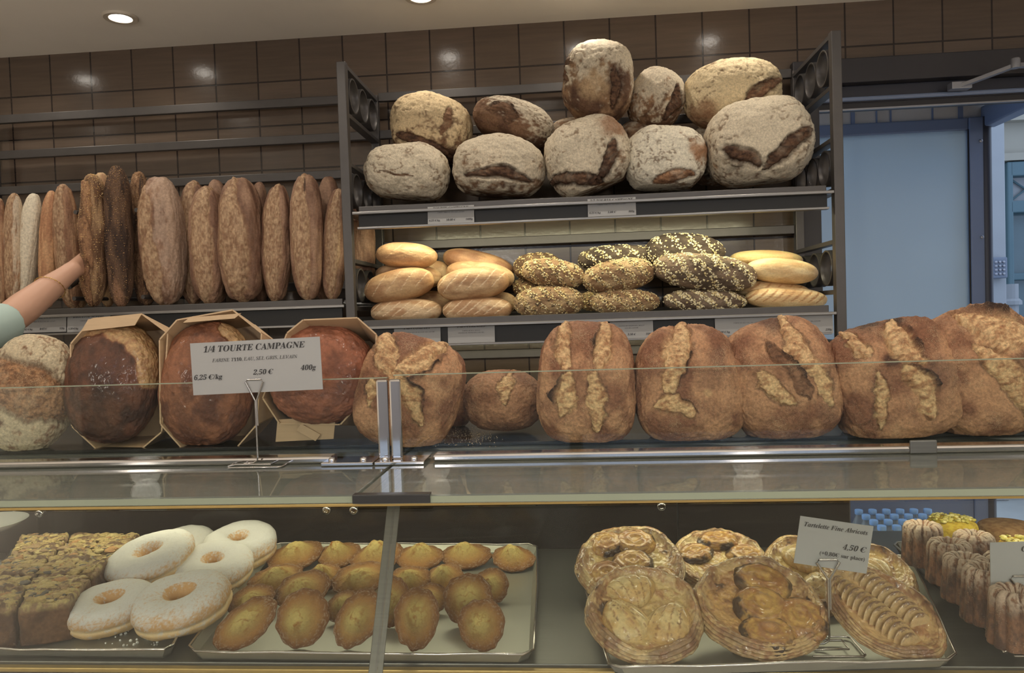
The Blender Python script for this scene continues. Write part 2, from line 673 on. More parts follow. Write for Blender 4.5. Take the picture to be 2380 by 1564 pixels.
# door opening: dark side trim, header, tracks
struct('trim_1', MB().box(0.722, OPX0 + 0.004, WALL_Y - 0.03, WALL_Y + 0.05, 0, OPZ), M['header'], 0.003)
struct('trim_2', MB().box(OPX0, OPX1, WALL_Y - 0.035, WALL_Y + 0.05, 2.145, OPZ), M['header'], 0.003)
struct('trim_3', MB().box(OPX0, OPX1, WALL_Y + 0.0, WALL_Y + 0.05, 2.090, 2.145), M['darkframe'], 0.003)
struct('trim_4', MB().tube([(OPX0, WALL_Y - 0.012, 2.098), (OPX1, WALL_Y - 0.012, 2.098)], 0.007, 10), M['slateframe'])
struct('trim_5', MB().box(OPX0, OPX1, WALL_Y - 0.004, WALL_Y + 0.004, 2.066, 2.071), M['alu'])
struct('trim_9', MB().box(OPX0, OPX1, WALL_Y + 0.004, WALL_Y + 0.03, 2.068, 2.09), M['header'])

# door closer arm under the header
p0, p1, p2 = at(2232, 200, WALL_Y - 0.05), at(2360, 152, WALL_Y - 0.16), at(2470, 152, WALL_Y - 0.04)
dc = thing('door_closer', 'grey folding door closer arm under the dark door header', 'door closer', (p0[0], p0[1], p0[2]))
MB().box(p0[0] - 0.03, p0[0] + 0.03, p0[1] - 0.012, p0[1] + 0.02, p0[2] - 0.010, p0[2] + 0.012).build('slide_block', M['alu'], dc, 0.002)
b = MB()
d = np.array([0, 0, 0.006])
s = np.array([0.004, 0.010, 0])
b.hexa([p0 - s - d, p0 + s - d, p1 + s - d, p1 - s - d], [p0 - s + d, p0 + s + d, p1 + s + d, p1 - s + d])
b.build('lower_arm', M['alu'], dc, 0.001)
b = MB()
b.hexa([p1 - s - d, p1 + s - d, p2 + s - d, p2 - s - d], [p1 - s + d, p1 + s + d, p2 + s + d, p2 - s + d])
b.build('upper_arm', M['alu'], dc, 0.001)
MB().lathe([(0.013, -0.008), (0.013, 0.018), (0.010, 0.021)], 20, p1).build('pivot_cap', M['alu'], dc, 0, True)
MB().box(p2[0] - 0.05, p2[0] + 0.2, p2[1] - 0.02, WALL_Y - 0.03, p2[2] - 0.025, p2[2] + 0.03).build('closer_body', M['alu'], dc, 0.004)

# glazed street door behind the opening
DY = 3.3
door = thing('door_1', 'tall frosted door in slate blue frame, right of the bread rack', 'door', (1.24, DY, 0))
door['kind'] = 'structure'
z1 = 2.163
b = MB().box(0.70, 1.682, DY - 0.02, DY + 0.02, z1, 2.212).box(1.682, 1.755, DY - 0.03, DY + 0.03, 0.0, 2.212)
b.box(0.60, 0.70, DY - 0.02, DY + 0.02, 0.0, 2.212).box(0.70, 1.682, DY - 0.02, DY + 0.02, 0.0, 0.72)
b.build('door_frame', M['slateframe'], door, 0.004)
MB().box(0.70, 1.682, DY - 0.006, DY + 0.006, 0.72, z1).build('frosted_pane', M['frost'], door)
MB().box(1.677, 1.683, DY - 0.024, DY - 0.02, 0.72, z1).build('seal', M['blackplastic'], door)
for zz in (2.03, 1.63):
    q = at(2280 if zz > 1.9 else 2283, 327 if zz > 1.9 else 551, DY - 0.033)
    MB().lathe([(0.007, -0.003), (0.007, 0.002), (0.003, 0.004)], 12, q, 'y').build('screw_cap', M['alu'], door, 0, True)
MB().tube([(1.750, DY - 0.01, 0), (1.750, DY - 0.01, 2.212)], 0.026, 14).build('hinge_post', M['darkframe'], door, 0, True)

tw = thing('window_1', 'transom window above the frosted door', 'window', (1.2, DY, 2.212))
tw['kind'] = 'structure'
MB().box(0.70, 1.775, DY - 0.004, DY + 0.004, 2.212, 2.60).build('pane', plain('transom glazing', (206, 204, 200), 0.12, var=0.12, spec=0.9), tw)
b = MB()  # thin bars stand in for lines reflected in the transom glass
for px in (1945, 1980, 2035, 2068, 2165):
    x = at(px, 260, DY)[0]
    w = 0.007 if px == 1980 else 0.0018
    b.box(x - w, x + w, DY - 0.014, DY - 0.004, 2.212, 2.60)
b.box(0.70, 1.60, DY - 0.012, DY - 0.004, 2.285, 2.291)
x = at(2230, 260, DY)[0]
b.box(x - 0.008, x + 0.008, DY - 0.014, DY - 0.004, 2.212, 2.60)
b.build('reflected_lines', M['slateframe'], tw)
# beam from the door's corner towards the shop
struct('trim_6', MB().hexa([(1.74, DY, 2.17), (1.80, DY, 2.17), (1.80, 2.6, 2.17), (1.74, 2.6, 2.17)],
                           [(1.74, DY, 2.26), (1.80, DY, 2.26), (1.80, 2.6, 2.26), (1.74, 2.6, 2.26)]), M['slateframe'], 0.008)
struct('trim_7', MB().box(0.6, 1.83, 2.59, DY, 2.55, 2.6).box(1.60, 1.76, DY - 0.3, DY - 0.02, 2.27, 2.55), M['darkframe'])

# the street
struct('pavement', MB().box(-1.0, 9.0, 3.4, 12.0, -0.12, -0.02), M['pavement'])
EY = 5.6
xa, xb = at(2290, 500, EY)[0], at(2338, 500, EY)[0]
struct('pillar_1', MB().box(xa - 0.15, xb, EY, EY + 0.6, -0.02, 6.0), M['stone'], 0.01)
b = MB()
BY = 6.6
x2, zc = at(2338, 300, BY)[0], at(2360, 372, BY)[2]
b.box(x2 - 0.6, x2 + 5, BY, BY + 0.4, zc, 6.0)
b.box(x2 - 0.6, x2 + 5, BY + 0.15, BY + 0.4, -0.02, zc)
b.box(x2 - 0.6, x2 + 5, BY - 0.06, BY, zc - 0.01, zc + 0.05)
zt = at(2360, 285, BY)[2]
b.box(x2 - 0.6, x2 + 5, BY - 0.10, BY, zt, zt + 0.06)
struct('wall_exterior', b, M['cream'])
wz0 = at(2360, 468, BY)[2]
w2 = thing('window_2', 'teal framed shop window across the street', 'window', (x2 + 0.5, BY, 0.9))
w2['kind'] = 'structure'
xf = at(2341, 420, BY)[0]
b = MB().box(xf - 0.025, xf + 0.022, BY - 0.05, BY + 0.14, 0.6, zc - 0.02).box(xf, xf + 1.8, BY - 0.05, BY + 0.14, wz0 - 0.10, wz0).box(xf, xf + 1.8, BY - 0.05, BY + 0.14, zc - 0.14, zc - 0.02)
b.box(xf, xf + 1.8, BY - 0.05, BY + 0.14, 0.6, 0.95)
zm = at(2370, 640, BY)[2]
b.box(xf, xf + 1.8, BY, BY + 0.14, zm - 0.04, zm + 0.02)
b.build('window_frame', M['teal'], w2, 0.01)
MB().box(xf, xf + 1.8, BY + 0.08, BY + 0.10, 0.95, wz0 - 0.1).build('pane', plain('shop window glazing', (84, 104, 112), 0.1, var=0.1), w2)
b = MB().box(xf, xf + 1.8, BY + 0.06, BY + 0.08, wz0 - 0.02, zc - 0.0)
b.build('fanlight', M['stone'], w2)
b = MB()
for k in range(8):
    xx = xf + 0.06 + 0.2 * k
    b.tube([(xx, BY + 0.04, wz0 + 0.02), (xx + 0.22, BY + 0.04, zc - 0.16)], 0.008, 6)
    b.tube([(xx + 0.22, BY + 0.04, wz0 + 0.02), (xx, BY + 0.04, zc - 0.16)], 0.008, 6)
b.build('lattice', M['teal'], w2)
p = at(2352, 660, BY - 0.2)
struct('trim_8', MB().tube([(p[0], BY - 0.2, 0), (p[0], BY - 0.2, p[2])], 0.045, 12).lathe([(0.07, 0), (0.07, 0.03), (0.05, 0.05)], 14, (p[0], BY - 0.2, p[2] - 0.17)), M['stone'])
kp0, kp1 = at(2298, 648, EY - 0.02), at(2333, 598, EY - 0.02)
kp = thing('door_keypad', 'blue grey entry keypad on the pale stone pillar outside', 'keypad', (kp0[0], EY - 0.02, kp0[2]))
MB().box(kp0[0], kp1[0], EY - 0.07, EY, kp0[2], kp1[2]).build('keypad_body', M['keypad'], kp, 0.01)
for i in range(3):
    for j in range(4):
        MB().lathe([(0.010, 0), (0.010, 0.008), (0.006, 0.012)], 10, (kp0[0] + 0.022 + 0.026 * i, EY - 0.07, kp1[2] - 0.035 - 0.028 * j), 'y').build('push_button', M['alu'], kp, 0, True)

# ceiling downlights
SP_LAB = {(-1.361, 2.21): 'white recessed ceiling downlight at upper left, above the baguette rack',
          (-0.421, 2.21): 'white recessed ceiling downlight near the middle of the ceiling edge',
          (0.048, 2.21): 'white recessed ceiling downlight cut by the top edge, right of the middle one'}
for Y, xs, en in SPOT_ROWS:
    for x in xs:
        t = thing('ceiling_downlight', SP_LAB.get((x, Y), 'white recessed ceiling downlight unseen, out of view over the shop'), 'ceiling light', (x, Y, CEIL - 0.004), 'recessed ceiling downlights')
        MB().lathe([(0.030, 0.003), (0.034, -0.003), (0.048, -0.004), (0.051, 0.0), (0.051, 0.004)], 32, (x, Y, CEIL - 0.003), cap=False).build('trim_ring', M['trimwhite'], t, 0, True)
        MB().lathe([(0.0305, 0.0), (0.0295, -0.002), (0.001, -0.004)], 24, (x, Y, CEIL - 0.002)).build('lens', M['lens'], t, 0, True)
        lamp('downlight_lamp', 'SPOT', (x, Y, CEIL - 0.012), en, WARM, t, spot_size=math.radians(140), spot_blend=0.6, shadow_soft_size=0.028)

# unseen globe lamps added behind the camera to brighten ceiling, tiles and racks
for x, y in FILL_GLOBES:
    t = thing('fill_globe', 'added white globe fill lamp, unseen behind the camera', 'ceiling light', (x, y, 1.73), 'added globe fill lamps')
    MB().tube([(x, y, 1.87), (x, y, CEIL)], 0.004, 8).lathe([(0.05, CEIL - 0.02), (0.05, CEIL)], 20, (x, y, 0)).build('cord', M['alu'], t)
    MB().lathe([(0.03, 1.84), (0.026, 1.88)], 20, (x, y, 0)).build('lamp_holder', M['alu'], t)
    MB().sphere((x, y, 1.79), 0.06, 24, 14).build('globe', M['lens'], t, 0, True)
    lamp('fill_lamp', 'POINT', (x, y, 1.70), FILL_GLOBE_W, WARM, t, shadow_soft_size=0.06)

# ------------------------------------------------------------------ wall rack
RF, RB = 2.06, 2.42
XL, XR = -0.628, 0.724


def end_frame(root, x, mat):
    for y in (RF, RB - 0.013):
        top = 2.185
        MB().box(x - 0.013, x + 0.013, y, y + 0.026, 0.0, top if y > RF + 0.1 else 2.178).build('post', mat, root, 0.002)
    for zc_ in (2.100, 1.825, 1.550, 1.275):
        for dz in (0.068, -0.068):
            MB().box(x - 0.013, x + 0.013, RF + 0.026, RB - 0.013, zc_ + dz - 0.006, zc_ + dz + 0.006).build('side_bar', mat, root, 0.001)
        for k in range(3):
            yc = RF + 0.075 + 0.102 * k
            MB().lathe([(0.049, -0.015), (0.0500, -0.0145), (0.0500, 0.0145), (0.049, 0.015), (0.0455, 0.015), (0.0450, 0.0145), (0.0450, -0.0145), (0.0455, -0.015), (0.049, -0.015)], 36, (x, yc, zc_), 'x', cap=False).build('ring', mat, root, 0, True)


def rails(root, x0, x1, zs):
    for z in zs:
        MB().box(x0, x1, RB - 0.002, RB + 0.016, z - 0.014, z + 0.014).build('rail', M['rack'], root, 0.002)


def shelf(root, x0, x1, z, zb, slope=0.0):
    """tray with a front lip and a black price rail below it"""
    yf = RF - 0.002
    b = MB()
    b.hexa([(x0, yf + 0.03, z - 0.018), (x1, yf + 0.03, z - 0.018), (x1, RB - 0.02, z - 0.018 + slope), (x0, RB - 0.02, z - 0.018 + slope)],
           [(x0, yf + 0.03, z - 0.014), (x1, yf + 0.03, z - 0.014), (x1, RB - 0.02, z - 0.014 + slope), (x0, RB - 0.02, z - 0.014 + slope)])
    sh = b.build('shelf', M['shelfedge'], root)
    MB().box(x0, x1, yf + 0.022, yf + 0.032, z - 0.02, z).build('front_lip', M['rack'], sh, 0.0015)
    MB().box(x0 - 0.012, x1 + 0.012, yf - 0.004, yf + 0.03, z - 0.026, z - 0.018).build('silver_edge', M['shelfedge'], sh, 0.0015)
    MB().box(x0, x1, yf + 0.018, yf + 0.024, zb, z - 0.026).build('price_rail', M['pricerail'], sh, 0.001)
    MB().box(x0, x1, yf + 0.002, yf + 0.024, zb - 0.004, zb + 0.002).build('bottom_edge', M['shelfedge'], sh, 0.001)
    return sh


rr = thing('bread_rack', 'dark grey steel bread rack with ring end frames, boules and small loaves', 'rack', (0.05, 2.24, 0), 'steel bread racks')
end_frame(rr, XL, M['rack'])
end_frame(rr, XR, M['rack'])
ZR = [2.18 - 0.1225 * k for k in range(9)]
rails(rr, XL + 0.013, XR - 0.013, ZR)
shelf(rr, XL + 0.030, XR - 0.027, 1.772, 1.709, 0.045)
sh2 = shelf(rr, XL + 0.030, XR - 0.027, 1.447, 1.372)
shelf(rr, XL + 0.030, XR - 0.027, 1.10, 1.03)
rl = thing('bread_rack', 'dark grey steel rack at left holding the upright baguettes', 'rack', (-1.4, 2.24, 0), 'steel bread racks')
for y in (RF, RB - 0.013):
    MB().box(-1.985, -1.959, y, y + 0.026, 0.0, 2.178).build('post', M['rack'], rl, 0.002)
rails(rl, -1.96, XL - 0.014, ZR)
shelf(rl, -1.945, XL - 0.028, 1.512, 1.438)
for px, py, Yb in ((175, 493, 2.12), (172, 694, 2.11), (316, 488, 2.14), (332, 690, 2.13)):
    q = at(px, py, Yb)
    MB().tube([(q[0], q[1], q[2]), (q[0] + 0.02, RB - 0.005, q[2] + 0.004)], 0.0065, 10).build('metal_rod', M['rack'], rl, 0, True)  # dividers between the upright loaves
MB().tube([at(160, 667, 2.085), at(200, 641, 2.16), at(215, 632, 2.30)], 0.0078, 12).build('metal_rod', M['darktray'], rl, 0, True)  # not a divider: dark rod held by the hand, kept with the rack
# strip lamp under the upper shelf, lighting the loaves below
ls = thing('shelf_strip_light', 'slim strip light fixed under the upper bread shelf', 'light', (0.05, RF + 0.06, 1.742))
MB().box(XL + 0.06, XR - 0.05, RF + 0.045, RF + 0.075, 1.742, 1.757).build('lamp_housing', M['alu'], ls, 0.002)
MB().box(XL + 0.07, XR - 0.06, RF + 0.05, RF + 0.070, 1.739, 1.742).build('led_strip', M['led'], ls)
lamp('strip_lamp', 'AREA', (0.05, RF + 0.06, 1.735), SHELF_LED, (1.0, 0.93, 0.60), ls, shape='RECTANGLE', size=1.2, size_y=0.02, rot=(math.radians(22), 0, 0))
# and one lower down, on the tiles below the second shelf
lamp('strip_lamp', 'AREA', (0.05, RF + 0.06, 1.360), SHELF_LED * 0.6, (1.0, 0.90, 0.58), ls, shape='RECTANGLE', size=1.2, size_y=0.02, rot=(math.radians(22), 0, 0))

# ------------------------------------------------------------------ lettering
SHEAR = 0.24


def serif(s, style):
    o = ''
    for c in s:
        if c == '€':
            c = 'C'
        if '0' <= c <= '9':
            o += chr(0x1D7CE + ord(c) - 48)
        elif style == 'bi':
            o += chr(0x1D468 + ord(c) - 65) if 'A' <= c <= 'Z' else chr(0x1D482 + ord(c) - 97) if 'a' <= c <= 'z' else c
        elif style == 'i':
            o += chr(0x1D434 + ord(c) - 65) if 'A' <= c <= 'Z' else ('\u210e' if c == 'h' else chr(0x1D44E + ord(c) - 97)) if 'a' <= c <= 'z' else c
        else:
            o += chr(0x1D400 + ord(c) - 65) if 'A' <= c <= 'Z' else chr(0x1D41A + ord(c) - 97) if 'a' <= c <= 'z' else c
    return o


def text_raw(s, size, style, shear):
    cu = bpy.data.curves.new('lettering', 'FONT')
    cu.body = serif(s, style)
    cu.size = size
    cu.shear = shear
    cu.resolution_u = 3
    o = bpy.data.objects.new('lettering', cu)
    COL.objects.link(o)
    dg = bpy.context.evaluated_depsgraph_get()
    me = bpy.data.meshes.new_from_object(o.evaluated_get(dg))
    v = np.array([q.co[:] for q in me.vertices]).reshape(-1, 3)
    f = [tuple(p.vertices) for p in me.polygons]
    bpy.data.objects.remove(o)
    bpy.data.curves.remove(cu)
    bpy.data.meshes.remove(me)
    return v, f


def lettering(parent, lines, y=-0.0008):
    """lines: (string, cap size, alignment -1/0/1, x, z, style, shear)"""
    mb = MB()
    for s, size, al, x, z, style, sh in lines:
        if not s:
            continue
        v, f = text_raw(s, size, style, sh)
        if not len(v):
            continue
        w0, w1 = v[:, 0].min(), v[:, 0].max()
        extra = []
        if '€' in s:
            k = s.index('€')
            vp, _ = text_raw(s[:k] + '€', size, style, 0)
            vc, _ = text_raw('€', size, style, 0)
            xr = vp[:, 0].max()
            xl = xr - (vc[:, 0].max() - vc[:, 0].min())
            for hz in (0.27, 0.40):
                extra.append((xl - 0.09 * size + sh * hz * size, xl + 0.40 * size + sh * hz * size, hz * size - 0.022 * size, hz * size + 0.022 * size))
        dx = x - (w0 if al < 0 else w1 if al > 0 else (w0 + w1) / 2)
        mb.add([(q[0] + dx, y, q[1] + z) for q in v], f)
        for a, c, e, g in extra:
            mb.add([(a + dx, y, e + z), (c + dx, y, e + z), (c + dx, y, g + z), (a + dx, y, g + z)], [(0, 1, 2, 3)])
    return mb.build('lettering', M['ink'], parent, local=True)


def price_card(name, label, group, centre, w, h, rot, lines, cat='price tag', thick=0.0008):
    o = MB().box(-w / 2, w / 2, 0, thick, -h / 2, h / 2).build(name, M['card'], None, local=True)
    o.location = Vector([float(c) for c in centre])
    o.rotation_euler = rot
    WL[o.name] = Vector(o.location)
    tag(o, label, cat, group)
    if lines:
        lettering(o, lines)
    return o


def rail_tag(px0, px1, py, Y, label, title, sub, price, kg, wt, h=0.050):
    a, c = at(px0, py, Y), at(px1, py, Y)
    w = c[0] - a[0]
    ce = (a + c) / 2
    L = [(title, 0.010, 0, 0, h / 2 - 0.0085, 'b', SHEAR)] if title else []
    for k_, line in enumerate(sub.split('|')):
        L.append((line, 0.0042, 0, 0, h / 2 - 0.019 - 0.006 * k_, 'i', 0))
    if price or kg:
        L += [(price, 0.008, 0, 0, -h / 2 + 0.008, 'b', SHEAR), (kg, 0.0075, -1, -w / 2 + 0.004, -h / 2 + 0.008, 'b', SHEAR), (wt, 0.0075, 1, w / 2 - 0.004, -h / 2 + 0.008, 'b', SHEAR)]
    return price_card('price_tag', label, 'price tags on the rack', (ce[0], Y, ce[2]), w, h, (math.radians(-6), 0, 0), L)


TY = RF + 0.010
rail_tag(994, 1102, 499, TY, 'printed price tag on the upper shelf rail, under the left boules', 'TOURTE CAMPAGNE', 'FARINE T110, EAU, SEL GRIS, LEVAIN', '10,00 €', '6,25 €/kg', '1600g')
rail_tag(1366, 1478, 481, TY, 'printed price tag at the centre of the upper shelf rail', '1/2 TOURTE CAMPAGNE', 'FARINE T110, EAU, SEL GRIS, LEVAIN', '5,00 €', '6,25 €/kg', '800g')
rail_tag(916, 1024, 779, TY, 'price tag on the lower rail under the plain loaves, above the tall slashed loaf', 'PAIN COMPLET', 'FARINE DE BLE, SON DE BLE, EAU, SEL, LEVURE', '', '', '', 0.052)
rail_tag(1041, 1150, 775, TY, 'price tag on the lower rail headed for cereal bread, two lines of small print', 'PAIN CEREALES', 'FARINE DE BLE, SEIGLE|GRAINES DE TOURNESOL, EAU, SEL', '', '', '', 0.052)
rail_tag(1418, 1518, 764, TY, 'price tag on the lower rail below the oat loaves, behind the rustic loaf tops', '', 'GRAINES DE TOURNESOL, MILLET|EAU, SEL, LEVURE', '3,50 €', '', '350g', 0.052)
rail_tag(1662, 1812, 757, TY, 'wide price tag on the lower rail below the dark flaked loaves', '', 'FARINE DE BLE, EAU, SEL, LEVURE', '', '10,00 €/kg', '', 0.052)
rail_tag(1816, 1936, 754, TY, 'price tag at the right end of the lower rail, below the yellow loaves', '', 'FARINE DE BLE, EAU, SEL, LEVURE', '3,20 €', '', '250g', 0.052)
rail_tag(50, 154, 753, TY, 'price tag under the baguette shelf, left of its pair, near the forearm', 'BAGUETTE TRADITION', 'FARINE DE BLE, EAU, SEL, LEVAIN', '0,65 €', '5,42 €/kg', '120g')
rail_tag(156, 256, 751, TY, 'price tag under the baguette shelf, half hidden by the left boxed brioche', 'BAGUETTE SESAME', 'FARINE DE BLE, EAU, SEL', '1,35 €', '5,20 €/kg', '250g')

# ------------------------------------------------------------------ breads


def dough(q, n=2.3):
    """unit superellipsoid from unit directions"""
    s = (np.abs(q) ** n).sum(1) ** (1.0 / n)
    return q / s[:, None]


def rest(o, zf):
    """flatten whatever would sink below the surface the thing stands on"""
    me = o.data
    V = np.empty(len(me.vertices) * 3, dtype=np.float32)
    me.vertices.foreach_get('co', V)
    V = V.reshape(-1, 3)
    Rm = np.array(o.rotation_euler.to_matrix())
    Wd = V @ Rm.T + np.array(o.location)
    floor_ = zf(Wd[:, 1]) if callable(zf) else np.full(len(Wd), zf)
    low = Wd[:, 2] < floor_
    Wd[low, 2] = floor_[low] + 0.0004
    V2 = (Wd - np.array(o.location)) @ Rm
    me.vertices.foreach_set('co', V2.astype(np.float32).ravel())
    me.update()


def bread(name, label, cat, group, cx, cy, hw, hh, Y, th, mat, rot=0.0, lean=0.0, n=2.3, lvl=6, seed=0, c1=(176, 118, 66), c2=(138, 84, 46),
          flour=None, scores=(), blobs=(), lump=0.05, lumpf=1.6, wr=0.012, taper=0.0, bend=0.0, flat=0.0, fcrack=None, waist=0.0, zrest=None, cfreq=2.2, under=None):
    d, Fc = ico(lvl)
    p = dough(d, n)
    u, v = p[:, 0], p[:, 2]
    front = sstep(0.45, -0.05, p[:, 1])
    s = mpp(cx, cy, Y)
    a, c, bth = hw * s, hh * s, hw * s * th
    if bth <= 0:
        bth = a
    rng = seed * 7.7
    off = p + rng
    n1 = fbm(off, lumpf, 3, seed)
    n2 = fbm(off, 5.0, 4, seed + 11)
    n3 = fbm(off, 13.0, 4, seed + 23)
    ridge = 1 - np.abs(2 * fbm(off, 7.0, 3, seed + 5) - 1)
    col = mixc(lin(c1), lin(c2), sstep(0.35, 0.65, fbm(off, cfreq, 4, seed + 31)))
    rad = 1 + lump * (n1 - 0.5) * 2 + wr * (ridge - 0.7) * 2 + wr * 0.7 * (n3 - 0.5) * 2
    if under is not None:
        uc, lo, hi = under
        col = mixc(col, lin(uc), sstep(hi, lo, v + 0.15 * (n2 - 0.5)))
    if flour:
        fcol, fth, bias, amt = flour
        bx = p @ np.array(bias, float)
        m = sstep(fth - 0.10, fth + 0.10, 0.55 * n2 + 0.45 * n3 + bx) * amt
        col = mixc(col, lin(fcol), m)
    if fcrack is not None:
        ck = sstep(0.945, 0.985, 1 - np.abs(2 * fbm(off, 3.4, 4, seed + 51) - 1)) * sstep(0.4, 0.6, n1)
        col = mixc(col, lin(fcrack), ck * 0.8)
        rad -= 0.018 * ck
    for bu, bv, br_, bc, am in blobs:
        m = sstep(1.0, 0.35, np.hypot((u - bu) / br_, (v - bv) / br_) + 0.9 * (n2 - 0.5)) * am * front
        col = mixc(col, lin(bc), m)
    for sc_ in scores:
        pts, w = sc_['p'], sc_['w'] * 1.12
        wob = sc_.get('wob', 1)
        wa, wb_ = fbm(off + 40, 2.6, 3, seed + 1) - 0.5, fbm(off + 60, 2.6, 3, seed + 2) - 0.5
        uu = u + wob * (0.10 * wa + 0.13 * (n2 - 0.5) + 0.05 * (n3 - 0.5))
        vv = v + wob * (0.10 * wb_ + 0.10 * (fbm(off + 40, 5.0, 3, seed) - 0.5))
        dist, side, par = polydist(uu, vv, pts)
        wt = w * np.sqrt(np.clip(1 - (2 * par - 1) ** 2 * sc_.get('tip', 0.85), 0.02, 1)) * (0.75 + 0.5 * fbm(np.c_[par * 5, 0 * par, 0 * par] + seed, 1.0, 3, seed + 8))
        t = dist / wt
        es = sc_.get('side', 0)
        soft = np.where((side == es) | (es == 0), 0.10, 0.34)
        ins = sstep(1.0 + soft, 1.0 - soft, t + 0.25 * (n3 - 0.5)) * front
        stre = fbm(np.c_[u * 9 + rng, v * 24, p[:, 1] * 9], 1.0, 4, seed + 3)
        fine_ = fbm(np.c_[u * 30 + rng, v * 60, p[:, 1] * 30], 1.0, 3, seed + 6)
        cc = mixc(lin(sc_.get('c', (226, 188, 134))), lin(sc_.get('c2', (184, 134, 82))), sstep(0.34, 0.66, 0.6 * stre + 0.4 * fine_ + 0.12 * (n2 - 0.5)))
        cc = mixc(cc, lin(sc_.get('ear', (92, 58, 36))), sstep(0.66, 0.80, stre) * 0.5)
        col = mixc(col, cc, ins * (0.80 + 0.2 * sstep(0.3, 0.5, n2)))
        rad += front * (sc_.get('bulge', 0.05) * np.clip(1 - t * t, 0, 1) - sc_.get('depth', 0.05) * np.exp(-((t - 0.95) / 0.22) ** 2)) + ins * (0.07 * (stre - 0.5) + 0.03 * (fine_ - 0.5)) * sc_.get('rough', 1)
        ragged = sstep(0.22, 0.50, fbm(off + 9, 4.0, 3, seed + 14))
        if es:
            em = np.exp(-((t - 1.18 - 0.2 * (n2 - 0.5)) / 0.17) ** 2) * front * (side == es) * ragged * np.clip(1.25 - np.abs(2 * par - 1), 0, 1)
            rad += sc_.get('lip', 0.06) * em * (0.7 + n3)
            col = mixc(col, lin(sc_.get('ear', (70, 46, 32))), np.clip(em * sc_.get('ea', 1.25) * (0.5 + n3), 0, 1))
        else:
            em = np.exp(-((t - 1.04) / 0.10) ** 2) * front * ragged
            rad += 0.5 * sc_.get('lip', 0.03) * em
            col = mixc(col, lin(sc_.get('ear', (92, 58, 36))), np.clip(em * sc_.get('ea', 0.6), 0, 1))
    lum_ = (col * np.array([0.3, 0.59, 0.11])).sum(1)[:, None]
    col = (lum_ + (col - lum_) * SATU) * GAIN
    P3 = p * (1 + (rad - 1)[:, None] * np.array([min(1.0, 1.3 * c / a), 1.0, min(1.0, 1.3 * a / c)]))
    if flat:
        P3[:, 2] = np.where(P3[:, 2] < -flat, -flat + (P3[:, 2] + flat) * 0.15, P3[:, 2])
    w_ = 1 - taper * P3[:, 2] - waist * np.cos(P3[:, 2] * 2.6 * math.pi + seed)
    V = np.c_[P3[:, 0] * a * w_ + bend * a * (P3[:, 2] ** 2), P3[:, 1] * bth * (0.6 + 0.4 * w_), P3[:, 2] * c]
    me = mesh_np(name, V, Fc, col)
    ctr = at(cx, cy, Y)
    o = link(name, me, mat, None, ctr, (math.radians(-lean), -math.radians(rot - 1.9), 0))
    tag(o, label, cat, group)
    if zrest is not None:
        rest(o, zrest)
    o_geo[o.name] = (V, Fc, p, front)
    return o


o_geo = {}
SATU, GAIN = 0.76, 1.10


def flakes(parent, name, count, size, colours, seed=0, mask=None, thick=0.35, lift=0.4, stripes=None):
    """loose grains stuck on a crust: one part nobody could count"""
    V, Fc, p, front = o_geo[parent.name]
    N = vnormals(V, Fc)
    rs = np.random.RandomState(seed)
    wgt = np.clip(0.15 - p[:, 1], 0, 1) + np.clip(p[:, 2], 0, 1) * 0.6
    if mask is not None:
        wgt = wgt * mask(p)
    wgt = wgt / wgt.sum()
    idx = rs.choice(len(V), count, p=wgt)
    vs, fs, cs = [], [], []
    base = np.array([(1, 0, 0), (-1, 0, 0), (0, 1, 0), (0, -1, 0), (0, 0, 1), (0, 0, -1)], float)
    faces = [(0, 2, 4), (2, 1, 4), (1, 3, 4), (3, 0, 4), (2, 0, 5), (1, 2, 5), (3, 1, 5), (0, 3, 5)]
    for k, i in enumerate(idx):
        nrm = N[i] + rs.normal(0, 0.25, 3)
        nrm /= np.linalg.norm(nrm)
        t = np.cross(nrm, rs.normal(0, 1, 3))
        t /= np.linalg.norm(t)
        b_ = np.cross(nrm, t)
        s = size * rs.uniform(0.6, 1.25)
        q = V[i] + N[i] * s * lift * thick + (base[:, :1] * t * s + base[:, 1:2] * b_ * s * rs.uniform(0.55, 0.85) + base[:, 2:3] * nrm * s * thick)
        vs.append(q)
        fs += [tuple(j + 6 * k for j in f) for f in faces]
        cs.append(np.repeat(lin(colours[rs.randint(len(colours))])[None] * rs.uniform(0.85, 1.1), 6, 0))
    me = mesh_np(name, np.vstack(vs), np.array(fs), np.vstack(cs), smooth=True)
    o = link(name, me, M['seed'], parent)
    o['kind'] = 'stuff'
    return o


CR = dict(c=(214, 168, 108), c2=(172, 118, 64))

# --- country boules on the upper shelf
FL = (208, 193, 163)
BO = dict(mat=M['boulecrust'], c1=(150, 110, 72), c2=(98, 68, 46), fcrack=(120, 88, 58), lump=0.085, wr=0.022)
DK = dict(c=(120, 84, 56), c2=(66, 46, 36), ear=(58, 40, 30), depth=0.10, bulge=0.0, ea=0.7)
BG = 'country boules on the upper shelf'


def boule(label, cx, cy, hw, hh, Y, **k):
    kw = dict(BO)
    kw.update(k)
    return bread('country_boule', label, 'bread', BG, cx, cy, hw, hh, Y, kw.pop('th', 0.84), kw.pop('mat'), zrest=lambda y: 1.7585 + 0.045 * np.clip(y - 2.088, 0, 1) / 0.312, **kw)


